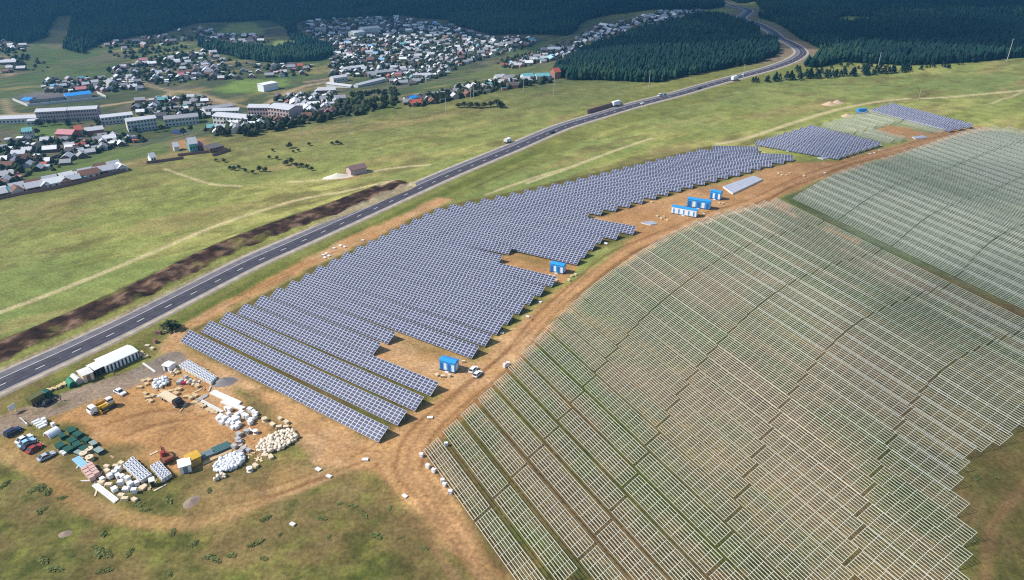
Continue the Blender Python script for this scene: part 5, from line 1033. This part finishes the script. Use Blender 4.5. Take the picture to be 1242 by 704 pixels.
# stacked grey panels on the ground
def flat_stack(q, h, label):
    Q = [P(*a) for a in q]; c = sum(Q) / 4; m = MB(); V4 = [a - c for a in Q]; m.add([(x, y, 0) for x, y, _ in V4] + [(x, y, h) for x, y, _ in V4], [(0, 1, 5, 4), (1, 2, 6, 5), (2, 3, 7, 6), (3, 0, 4, 7)], 1)
    for i in range(9):
        for j in range(4):
            f = lambda s, t: (np.array(V4[0]) * (1 - s) + np.array(V4[1]) * s) * (1 - t) + (np.array(V4[3]) * (1 - s) + np.array(V4[2]) * s) * t
            s0, s1, t0, t1 = (i + .03) / 9, (i + .97) / 9, (j + .03) / 4, (j + .97) / 4; z = h + random.uniform(.02, .08); m.add([(*f(s, t)[:2], z) for s, t in ((s0, t0), (s1, t0), (s1, t1), (s0, t1))], [(0, 1, 2, 3)], 0)
    m.add([(x, y, h) for x, y, _ in V4], [(0, 1, 2, 3)], 1); tag(part('panel_stack', m, ['panelgrey', 'offwhite'], None, c), label, 'panel stack')
flat_stack([(888.7, 236.5), (924.7, 219.5), (913.7, 215), (876.5, 228)][::1], .9, 'wide flat stack of pale grey panels beside the blue cabins'); flat_stack([(789, 274), (798, 272), (790, 269), (777, 271)], .4, 'small flat stack of grey panels by the panel notch'); flat_stack([(998, 194), (1006, 192.5), (1001, 190.5), (991, 192)], .5, 'small grey panel stack below the small panel block'); flat_stack([(1110, 169.5), (1125, 168), (1119, 165.5), (1106, 167)], .6, 'small grey panel stack by the far bare patch')
# wall by the highway
pa, a0 = on_road(717, 140, 9); pb_, _ = on_road(757, 129.5, 9); m = MB(); Lw = np.hypot(*(pb_ - pa)[:2]); m.box(Lw / 2, 0, -.6, Lw, .5, 3.6, 0, 0); [m.box(x, 0, -.6, .6, .8, 3.9, 0, 0) for x in np.arange(.3, Lw, 4)]; tag(part('retaining_wall', m, 'brownshade', None, pa, yaw(pa, pb_)), 'long dark wall along the far side of the highway', 'wall')
# sign at the gate
o = empty('gate_sign', 'white board on a leaning frame beside the yard gate', 'sign', pp(14, 503), pyaw((14, 503), (20, 499))); m = MB(); m.bar((0, 0, 0), (0, 0, 3.0), .14); m.bar((1.6, 0, 0), (1.6, 0, 3.0), .14); part('frame', m, 'galv', o); m = MB(); m.box(.8, 0, 1.4, 2.2, .08, 1.5); part('board', m, 'white', o)
o = empty('barrier_gate', 'white striped barrier pole at the yard entrance', 'barrier', pp(33, 517), pyaw((22, 507), (33, 517))); m = MB(); m.box(0, 0, 0, .4, .4, 1.1); part('post', m, 'white', o); m = MB(); m.bar((-4.5, 0, 1.0), (.6, 0, 1.0), .14); part('boom', m, 'white', o)
# workers
def person(u, v, top, ang, label):
    V = [(0, 0, .95), (0, 0, 1.2), (0, 0, 1.42), (0, 0, 1.54), (.02, 0, 1.66), (0, .19, 1.40), (.04, .25, 1.12), (.14, .24, .88), (0, -.19, 1.40), (-.04, -.25, 1.12), (.04, -.25, .86), (.02, .1, .90), (.12, .11, .50), (.04, .11, .08), (.18, .11, .04), (0, -.1, .90), (-.06, -.11, .50), (-.20, -.11, .10), (-.06, -.11, .04)]
    E_ = [(0, 1), (1, 2), (2, 3), (3, 4), (2, 5), (5, 6), (6, 7), (2, 8), (8, 9), (9, 10), (0, 11), (11, 12), (12, 13), (13, 14), (0, 15), (15, 16), (16, 17), (17, 18)]
    R_ = [.15, .15, .16, .065, .105, .07, .052, .042, .07, .052, .042, .10, .075, .05, .045, .10, .075, .05, .045]
    me = bpy.data.meshes.new('person'); me.from_pydata(V, E_, []); me.materials.append(M[top]); o = link(bpy.data.objects.new('person', me)); o.location = pp(u, v); o.rotation_euler = (0, 0, ang)
    sk = o.modifiers.new('skin', 'SKIN')
    for q, r in zip(me.skin_vertices[0].data, R_): q.radius = (r, r)
    me.skin_vertices[0].data[0].use_root = True
    s = o.modifiers.new('smooth', 'SUBSURF'); s.levels = s.render_levels = 1
    tag(o, label, 'person'); h = MB(); h.ball((.02, 0, 1.72), .11, .10, .10, 8, 5); part('helmet', h, 'white' if top != 'white' else 'yellow', o)
person(74, 486.5, 'dark', .6, 'person in dark clothes walking on the access road'); person(646, 391, 'brownshade', 2.2, 'person in brown clothes standing on the dirt track'); person(139, 455.5, 'navy', 1.0, 'person in blue clothes standing before the long white building')

crates([(60, 474.5), (66, 472.5), (72, 470.5), (77, 468), (80, 465.5), (54, 477)], 'tan', 'tan crate, {} of the litter strip left of the green tent', 'crates left of the green tent', 'wooden_crate')
crates([(170, 432), (174, 431), (177, 434), (172, 429)], 'tan', 'tan crate, {} at the right end of the long white building', 'crates right of the long white building', 'wooden_crate')

for sp, lab, grp in (([(175, 440, 255, 500)], 'loose board on the earth round the small sack heap', 'loose boards round the small sack heap'), ([(285, 515, 340, 560)], 'loose board on the earth between the white and cream heaps', 'loose boards between the heaps'), ([(95, 545, 205, 600)], 'loose board on the earth round the pallets', 'loose boards round the pallets')):
    for u0, v0, u1, v1 in sp:
        for i in range(26):
            m_ = random.choice(['palewood', 'wood', 'cream', 'offwhite']); b_ = MB().box(0, 0, 0, random.uniform(1.2, 3.2), random.uniform(.2, .6), random.uniform(.08, .3))
            tag(part('board', b_, m_, None, pp(random.uniform(u0, u1), random.uniform(v0, v1)), random.random() * 3.1), lab, 'board', grp)
EXPO = 0.42
CLOUDA = .5; HAZE = .00013
CLOUDS = [[(100, 1520, 1500, 380), (-700, 1330, 600, 260), (-100, 1420, 500, 210), (320, 1040, 330, 200), (700, 1080, 460, 300), (150, 1180, 260, 130)], [(215, 150, 120, 130), (250, 300, 130, 130), (300, 420, 130, 80)]]
# ------------------------------------------------------------------ light, sky, air
SUN_DIR = np.array([-.70, -.10, .70]); SUN_DIR /= np.linalg.norm(SUN_DIR)
w = bpy.data.worlds.new('World'); SC.world = w; w.use_nodes = True; wn = w.node_tree
sky = wn.nodes.new('ShaderNodeTexSky'); sky.sky_type = 'NISHITA'; sky.sun_disc = False
sky.sun_elevation = math.asin(SUN_DIR[2]); sky.sun_rotation = math.atan2(SUN_DIR[0], SUN_DIR[1]); sky.altitude = 600; sky.air_density = 1.0; sky.dust_density = 1.0
bg = wn.nodes['Background']; bg.inputs['Strength'].default_value = .125; wn.links.new(sky.outputs[0], bg.inputs['Color'])
sd_ = bpy.data.lights.new('sun', 'SUN'); sd_.energy = 4.3; sd_.angle = math.radians(.53); sd_.color = (1, .955, .89)
so = link(bpy.data.objects.new('sun', sd_))
from mathutils import Vector
so.rotation_euler = Vector(SUN_DIR).to_track_quat('Z', 'Y').to_euler(); so.location = (-400, 0, 600)
# clouds that shade the village and the far forest (high overhead, outside the picture)
cm = bpy.data.materials.new('cloud'); cm.use_nodes = True; cn = cm.node_tree; cb_ = cn.nodes['Principled BSDF']; cb_.inputs['Base Color'].default_value = (.9, .9, .92, 1); cb_.inputs['Roughness'].default_value = 1
tz = cn.nodes.new('ShaderNodeBsdfTransparent'); mz = cn.nodes.new('ShaderNodeMixShader'); mz.inputs[0].default_value = CLOUDA; cn.links.new(tz.outputs[0], mz.inputs[1]); cn.links.new(cb_.outputs[0], mz.inputs[2]); cn.links.new(mz.outputs[0], cn.nodes['Material Output'].inputs['Surface'])
M['cloud'] = cm
def cloud(pts, seed, lab):
    rd = random.Random(seed); mb = MB(); H_ = 1500; off = SUN_DIR / SUN_DIR[2] * H_; c0 = np.array(pts[0][:2])
    for x, y, rx, ry in pts: mb.ball((x - c0[0], y - c0[1], 0), rx, ry, min(rx, ry) * .12, 20, 8, 0, .10, rd)
    mb.smooth = True; o = part('cloud', mb, 'cloud', None, (c0[0] + off[0], c0[1] + off[1], H_)); o['label'] = lab; o['category'] = 'cloud'; structure(o)
cloud(CLOUDS[0], 60, 'broken cloud shading the far hills and woods')
m2 = cm.copy(); m2.name = 'thin_cloud'; m2.node_tree.nodes['Mix Shader'].inputs[0].default_value = .15; M['cloud'] = m2
cloud(CLOUDS[1], 61, 'thin cloud veil over the right hand fields')
hm = bpy.data.materials.new('haze'); hm.use_nodes = True; hn = hm.node_tree; hn.nodes.clear(); ho = hn.nodes.new('ShaderNodeOutputMaterial'); hv = hn.nodes.new('ShaderNodeVolumePrincipled')
hv.inputs['Color'].default_value = (.16, .52, .92, 1); hv.inputs['Density'].default_value = HAZE; hv.inputs['Anisotropy'].default_value = .2; hn.links.new(hv.outputs[0], ho.inputs['Volume'])
hb = MB(); hb.box(0, 1400, -90, 5600, 3600, 420); M['haze'] = hm; hz = stuff(obj('haze', hb.mesh('haze', 'haze'))); hz['label'] = 'thin blue air over the valley and far hills'; hz['category'] = 'haze'
vs = SC.view_settings; vs.view_transform = 'Standard'; vs.look = 'None'; vs.exposure = EXPO; vs.gamma = 1.0; vs.use_curve_mapping = False
SC.render.engine = 'CYCLES'; SC.cycles.max_bounces = 5; SC.cycles.diffuse_bounces = 2; SC.cycles.glossy_bounces = 2; SC.cycles.volume_bounces = 0
SC.cycles.use_denoising = False; SC.cycles.pixel_filter_type = 'BLACKMAN_HARRIS'; SC.cycles.filter_width = 1.15
